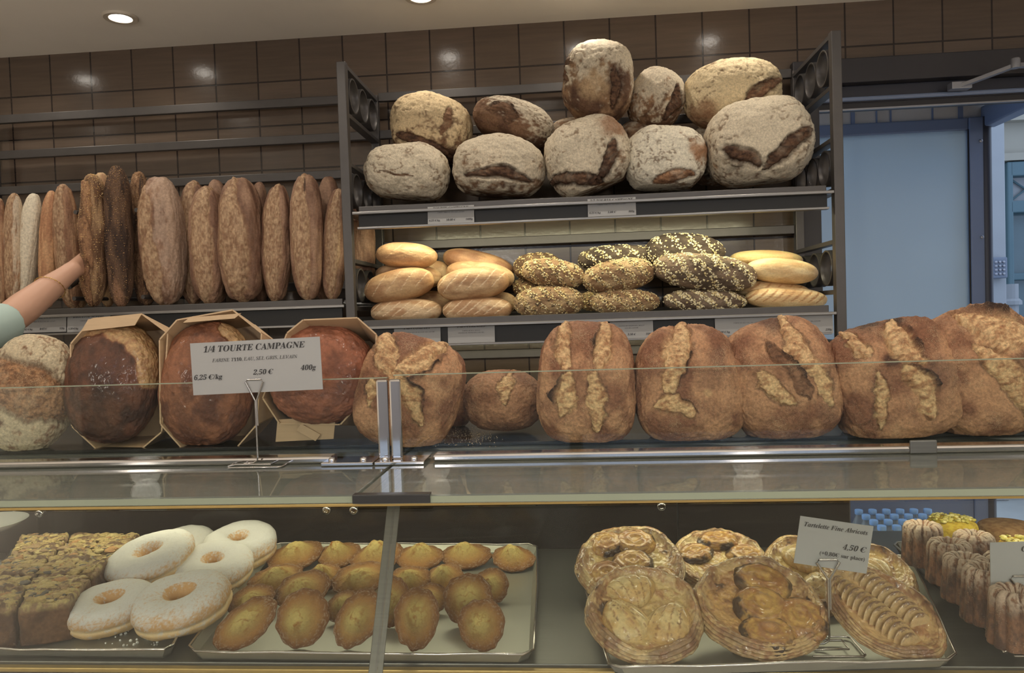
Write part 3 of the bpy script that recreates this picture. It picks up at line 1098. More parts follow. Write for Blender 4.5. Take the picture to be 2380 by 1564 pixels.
boule('flour-dusted grey boule at the left end of the upper shelf, unslashed', 949, 404, 99, 69, 2.205, seed=1, flour=(FL, 0.40, (0.0, -0.16, 0.10), 0.92), flat=0.8, rot=-4,
      scores=[dict(p=[(-0.45, -0.12), (-0.1, -0.28), (0.12, -0.22), (0.35, -0.3)], w=0.03, c=(110, 80, 52), c2=(90, 60, 40), depth=0.03, bulge=0)], n=2.3)
boule('boule with one wide dark slash low on its face, second in bottom row', 1160, 392, 108, 73, 2.205, seed=2, flour=(FL, 0.44, (0.0, -0.12, 0.16), 0.88), flat=0.82, rot=-3,
      scores=[dict(p=[(-0.62, -0.42), (-0.1, -0.34), (0.2, -0.3), (0.72, -0.5)], w=0.15, **DK, side=1, lip=0.05)], n=2.4)
boule('boule with two dark slashes meeting in a V, middle of the bottom row', 1366, 366, 99, 89, 2.2, seed=3, flour=(FL, 0.42, (-0.05, -0.12, 0.10), 0.9), flat=0.85, rot=20,
      scores=[dict(p=[(-0.95, -0.30), (-0.4, -0.62), (0.05, -0.82)], w=0.14, **DK), dict(p=[(0.02, -0.80), (0.38, -0.45), (0.62, 0.05)], w=0.13, **DK)], n=2.5,
      blobs=[(0.75, 0.45, 0.5, (150, 104, 66), 0.8)])
boule('palest floury boule with a bare tan flank, fourth in the bottom row', 1546, 372, 90, 74, 2.205, seed=4, flour=((224, 214, 188), 0.34, (-0.25, -0.12, 0.05), 0.95), flat=0.85, n=2.8,
      scores=[dict(p=[(-0.35, -0.85), (0.2, -0.62), (0.6, -0.6)], w=0.16, c=(170, 120, 74), c2=(120, 80, 50), depth=0.08, bulge=0.02, ear=(90, 62, 42))],
      blobs=[(0.85, 0.1, 0.45, (168, 116, 70), 0.9)])
boule('largest boule with two dark slashes, right end of the bottom row', 1759, 333, 120, 101, 2.2, seed=5, flour=(FL, 0.36, (0, -0.14, 0.10), 0.95), flat=0.92, n=2.4, rot=6,
      scores=[dict(p=[(-0.70, -0.18), (-0.45, -0.40), (-0.18, -0.62)], w=0.13, **DK, side=-1, lip=0.06), dict(p=[(-0.05, -0.72), (0.35, -0.38), (0.80, 0.02)], w=0.14, **DK, side=1, lip=0.06)], c1=(176, 134, 90))
boule('golden-topped boule with brown underside, upper left of the pile', 1003, 300, 95, 78, 2.30, seed=6, flour=((212, 184, 132), 0.40, (-0.05, -0.05, 0.32), 0.95), rot=-14, n=2.4, th=0.76,
      scores=[dict(p=[(0.45, 0.55), (0.52, 0.15), (0.42, -0.25)], w=0.10, c=(150, 108, 72), c2=(112, 76, 50), depth=0.08, bulge=0), dict(p=[(-0.7, -0.5), (0, -0.6), (0.7, -0.72)], w=0.12, **DK)], blobs=[(0.1, -0.85, 0.6, (96, 62, 40), 0.8)])
boule('flat brown boule lying tilted, second in the top row of the pile', 1194, 286, 96, 50, 2.30, seed=7, flour=(FL, 0.56, (0.18, -0.02, 0.26), 0.9), rot=-17, n=2.3, c1=(128, 92, 62), c2=(92, 62, 44), th=0.8, flat=0.8,
      scores=[dict(p=[(-0.55, 0.0), (-0.2, 0.35), (0.0, 0.05), (-0.05, -0.35)], w=0.13, c=(132, 94, 64), c2=(92, 64, 44), depth=0.06, bulge=0.03, side=1, lip=0.06)])
boule('tallest boule at the very top of the pile, dark cracked flanks', 1391, 192, 81, 90, 2.24, seed=8, flour=(FL, 0.50, (0.0, -0.04, 0.30), 0.92), n=2.6, c1=(150, 112, 72), c2=(90, 62, 44), th=0.95, rot=-4,
      blobs=[(0.55, -0.2, 0.5, (92, 62, 46), 0.8), (-0.2, -0.85, 0.45, (100, 68, 46), 0.8), (-0.1, -0.25, 0.5, (186, 152, 104), 0.8)],
      scores=[dict(p=[(-0.92, 0.55), (-0.95, 0.2), (-0.9, -0.15)], w=0.09, **DK, side=1, lip=0.16), dict(p=[(0.35, 0.1), (0.55, -0.3), (0.45, -0.8)], w=0.12, **DK)])
boule('rounded boule half hidden behind the tallest one', 1524, 232, 63, 71, 2.315, seed=9, flour=(FL, 0.46, (-0.1, -0.06, 0.22), 0.9), n=2.4, rot=-25, c1=(156, 114, 72), c2=(104, 72, 48), th=1.1,
      scores=[dict(p=[(0.55, 0.5), (0.75, 0.0), (0.6, -0.6)], w=0.15, **DK)])
boule('wide golden boule at the top right of the pile', 1700, 222, 111, 77, 2.30, seed=10, flour=((222, 198, 146), 0.36, (0.02, -0.10, 0.25), 0.96), rot=6, n=2.4, th=0.74,
      scores=[dict(p=[(0.1, -0.65), (0.5, -0.15), (0.88, 0.15)], w=0.16, c=(150, 104, 68), c2=(88, 60, 44), depth=0.10, bulge=0.0, ear=(74, 50, 38), side=1, lip=0.07)],
      blobs=[(-0.7, -0.55, 0.45, (156, 112, 72), 0.8)])
boule('boule mostly hidden behind the bottom row, left of the tallest boule', 1330, 345, 62, 70, 2.35, seed=12, flour=(FL, 0.6, (0, 0, 0.1), 0.8), lvl=5, th=0.6)
boule('boule mostly hidden behind the palest boule', 1500, 335, 75, 58, 2.345, seed=13, flour=(FL, 0.62, (0, 0, 0.1), 0.7), lvl=5, c2=(86, 58, 42), th=0.7)
boule('boule mostly hidden behind the largest boule', 1655, 360, 60, 70, 2.35, seed=14, flour=(FL, 0.5, (0, 0, 0.1), 0.8), lvl=5, th=0.8)

# --- baguettes standing on the left shelf
BA = dict(c1=(178, 130, 84), c2=(136, 88, 54), lump=0.075, lumpf=2.2, wr=0.026, n=2.6)
LS = dict(c=(192, 154, 108), c2=(142, 98, 60), bulge=0.05, depth=0.05, ear=(140, 94, 56), ea=0.6, wob=1.4)


def baguette(label, top, bot, hw, Y, group='baguettes and long loaves standing on the left shelf', name='baguette', cat='baguette', **k):
    """axis given by its top and bottom in the picture"""
    kw = dict(BA)
    kw.update(k)
    cx, cy = (top[0] + bot[0]) / 2, (top[1] + bot[1]) / 2
    hh = math.hypot(top[0] - bot[0], top[1] - bot[1]) / 2
    rot = -math.degrees(math.atan2(top[0] - bot[0], bot[1] - top[1]))
    return bread(name, label, cat, group, cx, cy, hw, hh, Y, kw.pop('th', 0.9), kw.pop('mat', M['baguettecrust']), rot=rot, zrest=1.4985, **kw)


WHOLE = [dict(p=[(0.0, 0.85), (-0.05, 0.3), (0.05, -0.2), (0.0, -0.85)], w=0.55, **LS)]
TWO = [dict(p=[(0.15, 0.92), (-0.1, 0.55), (-0.15, 0.15)], w=0.50, **LS), dict(p=[(0.15, 0.05), (0.0, -0.4), (0.1, -0.9)], w=0.52, **LS)]
baguette('golden baguette cut by the left edge of the picture', (2, 463), (2, 712), 14, 2.16, scores=TWO, seed=21)
baguette('slim golden baguette, second from the left edge', (36, 451), (28, 712), 21, 2.17, scores=TWO, seed=22, flour=((220, 204, 172), 0.55, (0.2, 0, 0.1), 0.6))
baguette('pale floury baguette leaning right, third from the left edge', (84, 450), (44, 712), 23, 2.19, scores=WHOLE[:0], seed=23, c1=(204, 180, 140), c2=(180, 146, 104), flour=((222, 210, 182), 0.42, (0.1, -0.1, 0.1), 0.85))
baguette('slender amber baguette behind the forearm, fourth from the left edge', (120, 444), (106, 714), 19, 2.19, scores=WHOLE[:0], seed=24, c1=(206, 150, 92), c2=(176, 116, 66), bend=0.15)
baguette('bulging two-cut baguette right behind the bare forearm', (148, 431), (166, 716), 27, 2.20, scores=TWO, seed=25)
baguette('pale narrow baguette behind the hand, mostly hidden', (186, 520), (182, 716), 24, 2.30, scores=TWO, seed=26, c1=(214, 176, 122), c2=(190, 144, 92))
SEED1 = dict(mat=M['seedcrust'], c1=(176, 134, 84), c2=(116, 78, 46))
o = baguette('twisted sesame baguette beside the hand, brown and knobbly', (221, 406), (216, 712), 30, 2.124, name='sesame_baguette', seed=27, **SEED1, waist=0.10, bend=-0.1,
             scores=[dict(p=[(-0.4, 0.8), (0.0, 0.5), (0.3, 0.3)], w=0.3, c=(190, 138, 82), c2=(140, 92, 52), bulge=0.12, depth=0.1), dict(p=[(-0.5, 0.2), (0.1, -0.1), (0.4, -0.3)], w=0.3, c=(180, 128, 76), c2=(130, 86, 50), bulge=0.12, depth=0.1), dict(p=[(-0.3, -0.55), (0.1, -0.85)], w=0.35, c=(176, 122, 74), c2=(124, 82, 48), bulge=0.12, depth=0.1)])
flakes(o, 'sesame_seeds', 900, 0.0020, [(214, 176, 118), (190, 146, 92), (226, 196, 144)], 27)
baguette('pale sesame baguette peeping out behind the twisted one', (238, 402), (250, 712), 24, 2.27, name='sesame_baguette', seed=28, c1=(206, 166, 108), c2=(170, 122, 72))
o = baguette('darkest seeded baguette, tallest on the shelf', (274, 387), (280, 713), 29, 2.14, name='sesame_baguette', seed=29, mat=M['seedcrust'], c1=(112, 80, 54), c2=(66, 46, 36), waist=0.06, blobs=[(0.1, -0.95, 0.5, (168, 118, 78), 0.9)])
flakes(o, 'sesame_seeds', 1000, 0.0020, [(150, 114, 78), (112, 82, 56), (188, 152, 108)], 29)
o = baguette('leaning seeded baguette right of the darkest one', (326, 402), (338, 712), 27, 2.22, name='sesame_baguette', seed=30, mat=M['seedcrust'], c1=(156, 114, 72), c2=(80, 56, 42), waist=0.08,
             scores=[dict(p=[(-0.3, 0.9), (0.2, 0.6)], w=0.35, c=(196, 148, 92), c2=(140, 94, 56), bulge=0.1), dict(p=[(-0.2, -0.3), (0.2, -0.8)], w=0.35, c=(176, 128, 80), c2=(130, 88, 54), bulge=0.1)])
flakes(o, 'sesame_seeds', 700, 0.0020, [(190, 150, 100), (120, 88, 60)], 30)
BIG = dict(name='long_loaf', cat='bread', c1=(160, 118, 86), c2=(122, 82, 58))
baguette('broad loaf with two round pale cuts, right of the seeded baguettes', (372, 412), (386, 708), 48, 2.175, seed=31, **BIG, scores=[dict(p=[(-0.55, 0.75), (-0.5, 0.45), (-0.6, 0.15)], w=0.36, **LS), dict(p=[(-0.15, 0.02), (-0.25, -0.4), (-0.15, -0.92)], w=0.46, **LS)], flour=((200, 168, 140), 0.55, (0.3, 0, 0.1), 0.5))
baguette('loaf half hidden between two broad loaves, pale patch on top', (452, 423), (448, 706), 33, 2.25, seed=32, **BIG, scores=TWO)
baguette('loaf with one long wavy pale cut, left of the widest loaf', (482, 436), (486, 703), 40, 2.16, seed=33, **BIG, scores=[dict(p=[(0.1, 0.9), (-0.1, 0.3), (0.1, -0.2), (-0.1, -0.85)], w=0.62, **LS)])
baguette('loaf top peeping out behind the long wavy cut loaf', (504, 419), (506, 704), 28, 2.28, seed=34, **BIG)
baguette('widest upright loaf on the baguette shelf, wrinkled pale face', (556, 415), (566, 701), 50, 2.16, seed=35, **BIG, scores=[dict(p=[(-0.1, 0.75), (-0.2, 0.3), (0.05, -0.2), (-0.05, -0.9)], w=0.62, **LS)])
baguette('loaf sliver behind the widest upright loaf', (604, 424), (606, 702), 22, 2.28, seed=36, **BIG)
baguette('narrow loaf with a bare pale waist, fourth from the rack post', (648, 431), (640, 699), 33, 2.17, seed=37, **BIG, scores=[dict(p=[(0.0, 0.92), (-0.1, 0.4), (0.05, -0.2), (-0.1, -0.92)], w=0.62, **LS)], waist=0.05)
baguette('tall loaf with a pointed dark nick at the top, third from the rack post', (712, 407), (716, 697), 37, 2.15, seed=38, **BIG, scores=[dict(p=[(-0.1, 0.85), (-0.2, 0.3), (-0.1, -0.2), (0.0, -0.88)], w=0.55, **LS), dict(p=[(0.1, 0.92), (0.16, 0.72)], w=0.05, c=(90, 60, 40), c2=(70, 48, 34), depth=0.05, bulge=0)])
baguette('brown loaf leaning behind, second from the rack post', (766, 411), (752, 698), 29, 2.25, seed=39, **BIG)
baguette('loaf leaning against the rack post, pale cut face', (790, 440), (770, 697), 27, 2.17, seed=40, **BIG, scores=WHOLE)
baguette('brown loaf seen through the rack end frame, right of the post', (838, 470), (838, 698), 33, 2.30, seed=41, **BIG)

# --- small loaves on the lower right shelf
PC = dict(mat=M['softcrust'], c1=(206, 166, 112), c2=(176, 128, 76), lump=0.04, wr=0.006, n=2.3)


def slant(k=7, w=0.02, c=(226, 196, 150), a=0.30):
    return [dict(p=[(-0.85 + 1.7 * i / (k - 1) - a, -0.35), (-0.85 + 1.7 * i / (k - 1), 0.25), (-0.85 + 1.7 * i / (k - 1) + a * 0.7, 0.75)], w=w, c=c, c2=c, depth=0.03, bulge=0.0, ear=(186, 142, 92), ea=0.3, wob=0.3) for i in range(k)]


def small(label, cx, cy, hw, hh, Y, group='small loaves on the lower shelf', name='small_loaf', **k):
    kw = dict(PC)
    kw.update(k)
    return bread(name, label, 'bread', group, cx, cy, hw, hh, Y, kw.pop('th', 0.55), kw.pop('mat'), zrest=1.4335, **kw)


small('plain wholemeal loaf at the bottom front of the leftmost stack', 945, 724, 83, 30, 2.15, seed=51, scores=slant(), rot=2, c1=(206, 172, 124))
small('wholemeal loaf tilted in the middle front of the leftmost stack', 928, 664, 82, 38, 2.15, seed=52, rot=12, c1=(202, 158, 98), c2=(172, 122, 68), scores=slant(5, 0.015, (214, 178, 126)))
small('wholemeal loaf behind the tilted one in the leftmost stack', 950, 643, 78, 30, 2.25, seed=53, rot=-3)
small('browned wholemeal loaf on top of the leftmost stack', 945, 594, 72, 30, 2.20, seed=54, rot=-3, c1=(196, 150, 96), blobs=[(-0.1, 0.8, 0.6, (150, 102, 60), 0.7)], scores=slant(4, 0.014, (206, 166, 112)))
small('wholemeal loaf at the back between the two plain stacks, upper one', 1010, 634, 36, 28, 2.34, seed=55)
small('wholemeal loaf at the back between the two plain stacks, lower one', 1008, 702, 44, 26, 2.30, seed=56)
small('wholemeal loaf at the bottom front of the second stack', 1109, 720, 81, 30, 2.15, seed=57, scores=slant(), rot=2, c1=(210, 174, 124))
small('pale wholemeal loaf in the middle front of the second stack', 1100, 660, 84, 38, 2.15, seed=58, rot=7, scores=slant(6, 0.016, (226, 196, 150)))
small('wholemeal loaf just behind the middle one of the second stack', 1116, 640, 80, 32, 2.245, seed=59, rot=-6)
small('reddish browned loaf leaning at the back top of the second stack', 1112, 614, 84, 30, 2.33, seed=60, rot=-14, c1=(186, 136, 84), c2=(150, 98, 58), blobs=[(-0.2, 0.6, 0.5, (120, 78, 58), 0.7)])
small('wholemeal loaf behind the bottom right of the second stack', 1160, 704, 40, 26, 2.28, seed=61)
OAT = [(226, 204, 154), (206, 178, 124), (238, 222, 180), (110, 96, 76)]
CE = dict(mat=M['seedcrust'], c1=(196, 160, 104), c2=(146, 106, 64), name='cereal_loaf', lump=0.05, wr=0.02)


def cereal(label, cx, cy, hw, hh, Y, cnt=1000, cols=OAT, size=0.0036, **k):
    kw = dict(CE)
    kw.update(k)
    o = small(label, cx, cy, hw, hh, Y, **kw)
    stripe = kw.get('seed', 0)
    flakes(o, 'grain_topping', cnt, size, cols, stripe, mask=lambda p: 0.10 + sstep(-0.25, 0.35, np.sin(p[:, 0] * 15 + p[:, 2] * 6 + stripe)))
    return o


cereal('grain-crusted loaf at the bottom of the third stack', 1275, 702, 81, 37, 2.15, seed=62, rot=2)
cereal('grain-crusted loaf on top of the third stack, in front', 1286, 636, 73, 33, 2.17, seed=63, rot=-8)
cereal('brown grain loaf at the back top of the third stack', 1250, 622, 56, 34, 2.29, 350, seed=64, c1=(130, 98, 64), c2=(100, 72, 46))
cereal('grain loaf at the back bottom of the third stack', 1222, 668, 30, 22, 2.30, 200, seed=65, c1=(140, 106, 70))
cereal('grain-crusted loaf at the bottom of the fourth stack', 1450, 702, 81, 29, 2.15, seed=66, rot=1)
cereal('grain-crusted loaf tilted on top of the fourth stack, in front', 1437, 641, 83, 38, 2.16, seed=67, rot=9)
DS = [(232, 218, 178), (222, 202, 150), (242, 232, 200)]
DKL = dict(c1=(96, 80, 64), c2=(66, 52, 42), name='dark_flaked_loaf')
cereal('dark loaf with pale flakes at the back top of the fourth stack', 1430, 600, 87, 30, 2.27, 420, DS, 0.0042, seed=68, rot=3, **DKL)
cereal('grain loaf glimpsed at the back bottom of the fourth stack', 1372, 700, 24, 22, 2.30, 160, seed=69)
cereal('dark oat-flaked loaf at the bottom of the fifth stack', 1638, 700, 95, 27, 2.15, 800, DS, 0.0044, th=0.42, seed=70, rot=-1, c1=(142, 118, 92), c2=(104, 82, 62), name='dark_flaked_loaf')
cereal('largest dark oat-flaked loaf, tilted in the middle of the fifth stack', 1637, 633, 119, 42, 2.15, 1000, DS, 0.0044, th=0.38, seed=71, rot=-7, c1=(150, 122, 92), c2=(100, 80, 60), name='dark_flaked_loaf')
cereal('darkest flaked loaf at the top back of the fifth stack, striped', 1590, 590, 92, 46, 2.26, 560, DS, 0.0042, seed=72, rot=-4, **DKL)
YE = dict(mat=M['softcrust'], c1=(242, 210, 140), c2=(222, 178, 104), name='yellow_loaf', blobs=[(0.0, 0.7, 0.5, (196, 134, 66), 0.5)])
small('yellow milk loaf at the bottom front, right end of the lower shelf', 1826, 694, 92, 26, 2.15, th=0.42, seed=73, scores=slant(9, 0.03, (196, 138, 66), 0.2), rot=-2, **YE)
small('yellow milk loaf second from the bottom at the right end', 1795, 676, 85, 22, 2.21, seed=74, rot=-4, scores=slant(7, 0.03, (200, 140, 68), 0.2), **YE)
small('browner yellow milk loaf second from the top at the right end', 1817, 630, 80, 29, 2.17, seed=75, rot=-5, **YE)
small('yellow milk loaf at the top back of the right end stack', 1780, 604, 82, 22, 2.28, seed=76, rot=-2, **dict(YE, c1=(214, 184, 104)))

# --- loaves on the counter behind the glass guard
TOPZ = 1.253
RU = dict(mat=M['crust'], c1=(204, 144, 90), c2=(146, 90, 54), lump=0.055, wr=0.022, n=3.0, lvl=7, lean=14)
SL = dict(c=(244, 200, 128), c2=(188, 126, 66), bulge=0.03, depth=0.08, ear=(66, 44, 34), lip=0.10, wob=1.7, rough=0.7)


def rustic(label, cx, cy, hw, hh, Y, group='rustic loaves standing on the counter', name='rustic_loaf', **k):
    kw = dict(RU)
    kw.update(k)
    return bread(name, label, 'bread', group, cx, cy, hw, hh, Y, kw.pop('th', 0.62), kw.pop('mat'), zrest=TOPZ + 0.0065, **kw)


rustic('round floured country loaf split by a broad brown crack, far left of the counter', 70, 913, 98, 136, 1.13, group=None, name='country_loaf', seed=81, n=2.4, mat=M['crust'], c1=(150, 98, 56), c2=(108, 68, 40), flour=((214, 194, 152), 0.42, (0, -0.05, 0.02), 0.95), rot=-6, th=0.7,
       scores=[dict(p=[(-1.0, 0.08), (-0.3, 0.18), (0.3, 0.05), (0.95, -0.1)], w=0.42, c=(188, 132, 76), c2=(128, 82, 46), bulge=0.0, depth=0.08, ear=(84, 54, 34), tip=0.4)], fcrack=(150, 112, 72), lean=8)
rustic('tall rustic loaf leaning right behind the chrome post, crossed by three cuts', 951, 912, 118, 130, 1.115, seed=82, rot=-14, n=3.2, taper=-0.04,
       scores=[dict(p=[(-0.78, 0.92), (-0.60, 0.55), (-0.42, 0.18)], w=0.20, **SL), dict(p=[(0.42, 0.95), (0.15, 0.55), (-0.25, 0.20)], w=0.20, **SL, side=1), dict(p=[(-0.35, 0.15), (0.15, -0.1), (0.50, -0.52)], w=0.14, **SL, side=1), dict(p=[(-0.65, 0.0), (-0.60, -0.40)], w=0.13, **SL)], blobs=[(-0.12, 0.8, 0.35, (146, 92, 62), 0.8)])
rustic('small loaf behind the tall loaf at the chrome post', 1062, 940, 32, 52, 1.27, seed=83, lvl=6, name='small_rustic_loaf', lean=0)
rustic('small squat loaf lying end-on in the gap left of the upright loaves', 1170, 930, 91, 70, 1.19, seed=84, n=2.5, name='small_rustic_loaf', lean=0, th=1.0, flat=0.9, scores=[dict(p=[(0.25, 0.98), (0.12, 0.5), (0.10, 0.05)], w=0.16, **SL)], c1=(186, 128, 80), c2=(150, 96, 56), blobs=[(0, -0.9, 0.5, (120, 72, 46), 0.6)])
rustic('first upright rustic loaf right of the gap, two parallel pale cuts down its face', 1362, 890, 111, 143, 1.12, seed=85, taper=0.05,
       scores=[dict(p=[(-0.42, 0.90), (-0.50, 0.55), (-0.42, 0.20)], w=0.18, **SL), dict(p=[(0.40, 0.88), (0.38, 0.45), (0.18, 0.22)], w=0.18, **SL, side=-1), dict(p=[(-0.30, 0.08), (-0.42, -0.30), (-0.48, -0.62)], w=0.17, **SL, side=-1, ear2=0), dict(p=[(0.05, 0.10), (0.22, -0.25), (0.22, -0.72)], w=0.18, **SL)],
       blobs=[(0.0, 0.85, 0.4, (150, 96, 62), 0.6), (0.1, -0.1, 0.12, (86, 56, 40), 0.8)])
rustic('second upright rustic loaf with one long dark-eared cut', 1598, 892, 121, 138, 1.12, seed=86, rot=4, taper=0.10,
       scores=[dict(p=[(-0.02, 0.98), (-0.28, 0.45), (-0.42, -0.15)], w=0.20, **SL, side=1, ea=1.3), dict(p=[(-0.70, -0.40), (-0.3, -0.38), (0.0, -0.50)], w=0.12, **SL, side=1)],
       blobs=[(0.55, 0.35, 0.3, (128, 84, 60), 0.7), (0.3, -0.05, 0.3, (140, 92, 60), 0.6), (0.25, -0.25, 0.12, (214, 166, 104), 0.8)])
rustic('third upright rustic loaf leaning left, dark ear across its middle', 1816, 882, 122, 141, 1.12, seed=87, rot=11, taper=0.02,
       scores=[dict(p=[(0.25, 0.95), (0.20, 0.45), (0.55, 0.0), (0.60, -0.55)], w=0.18, **SL), dict(p=[(-0.25, 0.55), (0.05, 0.05), (0.28, -0.40)], w=0.10, **dict(SL, c=(150, 100, 62), c2=(110, 72, 46)), side=1, ea=1.3), dict(p=[(-0.5, 0.1), (-0.2, -0.35), (0.0, -0.5)], w=0.14, **SL)],
       blobs=[(0.0, 0.95, 0.35, (110, 72, 50), 0.9), (0.5, -0.7, 0.3, (150, 100, 70), 0.5)])
rustic('fourth upright rustic loaf with charred crest and two pale cuts', 2071, 886, 139, 139, 1.12, seed=88, rot=14, n=3.4,
       scores=[dict(p=[(-0.62, 0.88), (-0.55, 0.55), (-0.38, 0.42)], w=0.11, **SL), dict(p=[(0.18, 0.85), (0.12, 0.5), (0.30, 0.18)], w=0.20, **SL, side=1), dict(p=[(-0.42, 0.12), (-0.40, -0.25), (-0.58, -0.66)], w=0.12, **SL), dict(p=[(0.08, 0.12), (0.22, -0.25), (0.20, -0.68)], w=0.14, **SL, side=1)],
       blobs=[(-0.2, 1.02, 0.35, (64, 42, 34), 0.9), (0.25, 0.92, 0.2, (64, 44, 36), 0.9), (-0.1, 0.3, 0.16, (80, 52, 40), 0.9), (0.55, -0.1, 0.35, (132, 88, 66), 0.6)])
rustic('last whole rustic loaf at far right, gaping dark-rimmed cuts', 2276, 868, 140, 152, 1.12, seed=89, rot=22, n=2.8,
       scores=[dict(p=[(0.0, 0.82), (0.35, 0.45), (0.75, 0.25)], w=0.26, **SL, side=1, ea=1.3), dict(p=[(-0.10, 0.35), (0.15, -0.1), (0.18, -0.75)], w=0.22, **SL)],
       blobs=[(0.52, 0.0, 0.2, (88, 58, 44), 0.8), (-0.1, 0.15, 0.14, (88, 58, 44), 0.7)])
rustic('loaf at the right picture edge, only its left cheek showing', 2438, 872, 80, 132, 1.27, seed=90, lvl=6, rot=10)

# --- round brioches in poplar moulds
BR = dict(mat=M['brioche'], c1=(158, 92, 46), c2=(112, 60, 30), lump=0.05, wr=0.020, n=2.3, lvl=7, cfreq=3.5, name='round_brioche', group='glazed round breads in wooden moulds')
rustic('dark glazed round bread in a wooden mould, leftmost of the three', 262, 888, 108, 138, 1.14, seed=91, **dict(BR, c1=(112, 62, 32), c2=(72, 40, 24)), th=0.55, lean=6, rot=-4,
       scores=[dict(p=[(-0.75, 0.78), (-0.1, 0.92), (0.45, 0.80), (0.85, 0.45), (0.95, 0.1)], w=0.14, c=(206, 162, 92), c2=(176, 122, 62), bulge=0.02, depth=0.02, ear=(160, 96, 48), tip=0.3, rough=0.2)],
       blobs=[(0.15, 0.25, 0.4, (92, 50, 30), 0.6), (0.2, -0.6, 0.5, (112, 70, 40), 0.5)])
rustic('glazed round bread in a wooden mould, middle one behind the tourte card', 482, 892, 109, 146, 1.14, seed=92, **BR, th=0.55, lean=6, rot=-3,
       scores=[dict(p=[(0.35, 0.95), (0.65, 0.80), (0.92, 0.55)], w=0.12, c=(220, 174, 104), c2=(196, 144, 78), bulge=0.0, depth=0.05, ear=(150, 92, 48), tip=0.5, rough=0.2)], blobs=[(-0.35, -0.5, 0.28, (140, 80, 42), 0.6), (0.05, 0.1, 0.4, (120, 66, 36), 0.5)])
rustic('reddish glazed round bread in a wooden mould, right of the tourte card', 748, 868, 118, 116, 1.13, seed=93, **dict(BR, c1=(176, 98, 56), c2=(140, 76, 44)), th=0.5, lean=16, rot=-8)


def mould(label, poly, Y, depth, lean, flaps=()):
    """eight-sided thin veneer case standing on its side, open towards the customer"""
    pts = [at(x, y, Y) for x, y in poly]
    c = sum(pts) / len(pts)
    t = thing('wooden_mould', label, 'baking mould', (c[0], c[1], min(p[2] for p in pts)), 'poplar baking moulds')
    cl, sl = math.cos(math.radians(lean)), math.sin(math.radians(lean))
    back = np.array([0, cl, -sl]) * depth
    b = MB()
    n = len(pts)
    th = 0.0022
    for k in range(n):
        p, q = pts[k], pts[(k + 1) % n]
        nrm = np.array([(p - c)[0] + (q - c)[0], 0, (p - c)[2] + (q - c)[2]])
        nrm /= np.linalg.norm(nrm)
        ip = c + (p - c) * 0.86 + back
        iq = c + (q - c) * 0.86 + back
        o_ = nrm * th
        b.hexa([p, q, iq, ip], [p + o_, q + o_, iq + o_, ip + o_])
    b.build('side_wall', M['veneer'], t)
    b = MB()
    inner = [c + (p - c) * 0.88 + back for p in pts]
    k0 = len(inner)
    b.add(inner + [p + back * 0.04 for p in inner], [tuple(range(k0)), tuple(range(2 * k0 - 1, k0 - 1, -1))] + [(k, (k + 1) % k0, k0 + (k + 1) % k0, k0 + k) for k in range(k0)])
    b.build('base', M['veneer'], t)
    for a_, c_, d_, off in flaps:
        A, B, Cc = at(*a_, Y + off), at(*c_, Y + off + 0.002), at(*d_, Y + off + 0.004)
        D = A + (Cc - B)
        o_ = np.array([0, 0.0018, 0])
        MB().hexa([A, B, Cc, D], [A + o_, B + o_, Cc + o_, D + o_]).build('flap', M['veneer'], t)
    return t


mould('leftmost poplar veneer mould, top flap lifted over the dark bread', [(165, 800), (215, 742), (330, 732), (388, 775), (374, 1003), (330, 1040), (225, 1043), (168, 990)], 1.115, 0.09, 6, [((188, 770), (205, 742), (330, 728), -0.004)])
mould('middle poplar veneer mould, behind the tourte card', [(372, 790), (412, 745), (540, 722), (606, 775), (596, 985), (548, 1040), (428, 1046), (374, 985)], 1.112, 0.09, 6, [((425, 750), (440, 738), (560, 728), -0.004)])
mould('right poplar veneer mould, tipped back, beside the chrome post', [(668, 775), (705, 745), (830, 740), (873, 778), (868, 900), (790, 985), (650, 983), (612, 925)], 1.108, 0.10, 16, [((645, 975), (780, 968), (775, 1020), 0.004), ((688, 1000), (700, 985), (745, 1010), 0.0)])

# ------------------------------------------------------------------ the display case
SHZ = 1.060
XA, XB = -1.15, 0.95
SPLIT = -0.248
case = thing('display_case', 'glass pastry display case with steel shelf, glass top and upright glass guard', 'display case', (0, 1.0, 0))
# thick glass top in two panes
TF, TB = 0.81, 1.13
MB().box(XA, SPLIT - 0.002, TF, TB, TOPZ - 0.010, TOPZ).build('glass_top', M['glasstop'], case, 0.0015)
MB().box(SPLIT + 0.002, XB, TF - 0.004, TB, TOPZ - 0.010, TOPZ).build('glass_top', M['glasstop'], case, 0.0015)
MB().box(XA, SPLIT - 0.002, TF - 0.0008, TF, TOPZ - 0.0085, TOPZ - 0.0015).box(SPLIT + 0.002, XB, TF - 0.0048, TF - 0.004, TOPZ - 0.0085, TOPZ - 0.0015).build('ground_edge', M['glassedge'], case)
MB().box(XA, XB, TF + 0.0, TF + 0.008, TOPZ - 0.0135, TOPZ - 0.0102).build('lit_edge_strip', M['goldedge'], case, 0.001)  # gold colour imitates the lit lower edge of the glass
# sloping front glass and its strut
fa, fb = np.array([0, TF + 0.004, TOPZ - 0.016]), np.array([0, 0.640, 0.985])
ux = np.array([1.0, 0, 0])
nn = np.array([0, -0.004, 0.002])


def slab(x0, x1, A, B, t):
    return MB().hexa([B + ux * x0, B + ux * x1, B + ux * x1 + t, B + ux * x0 + t], [A + ux * x0, A + ux * x1, A + ux * x1 + t, A + ux * x0 + t])


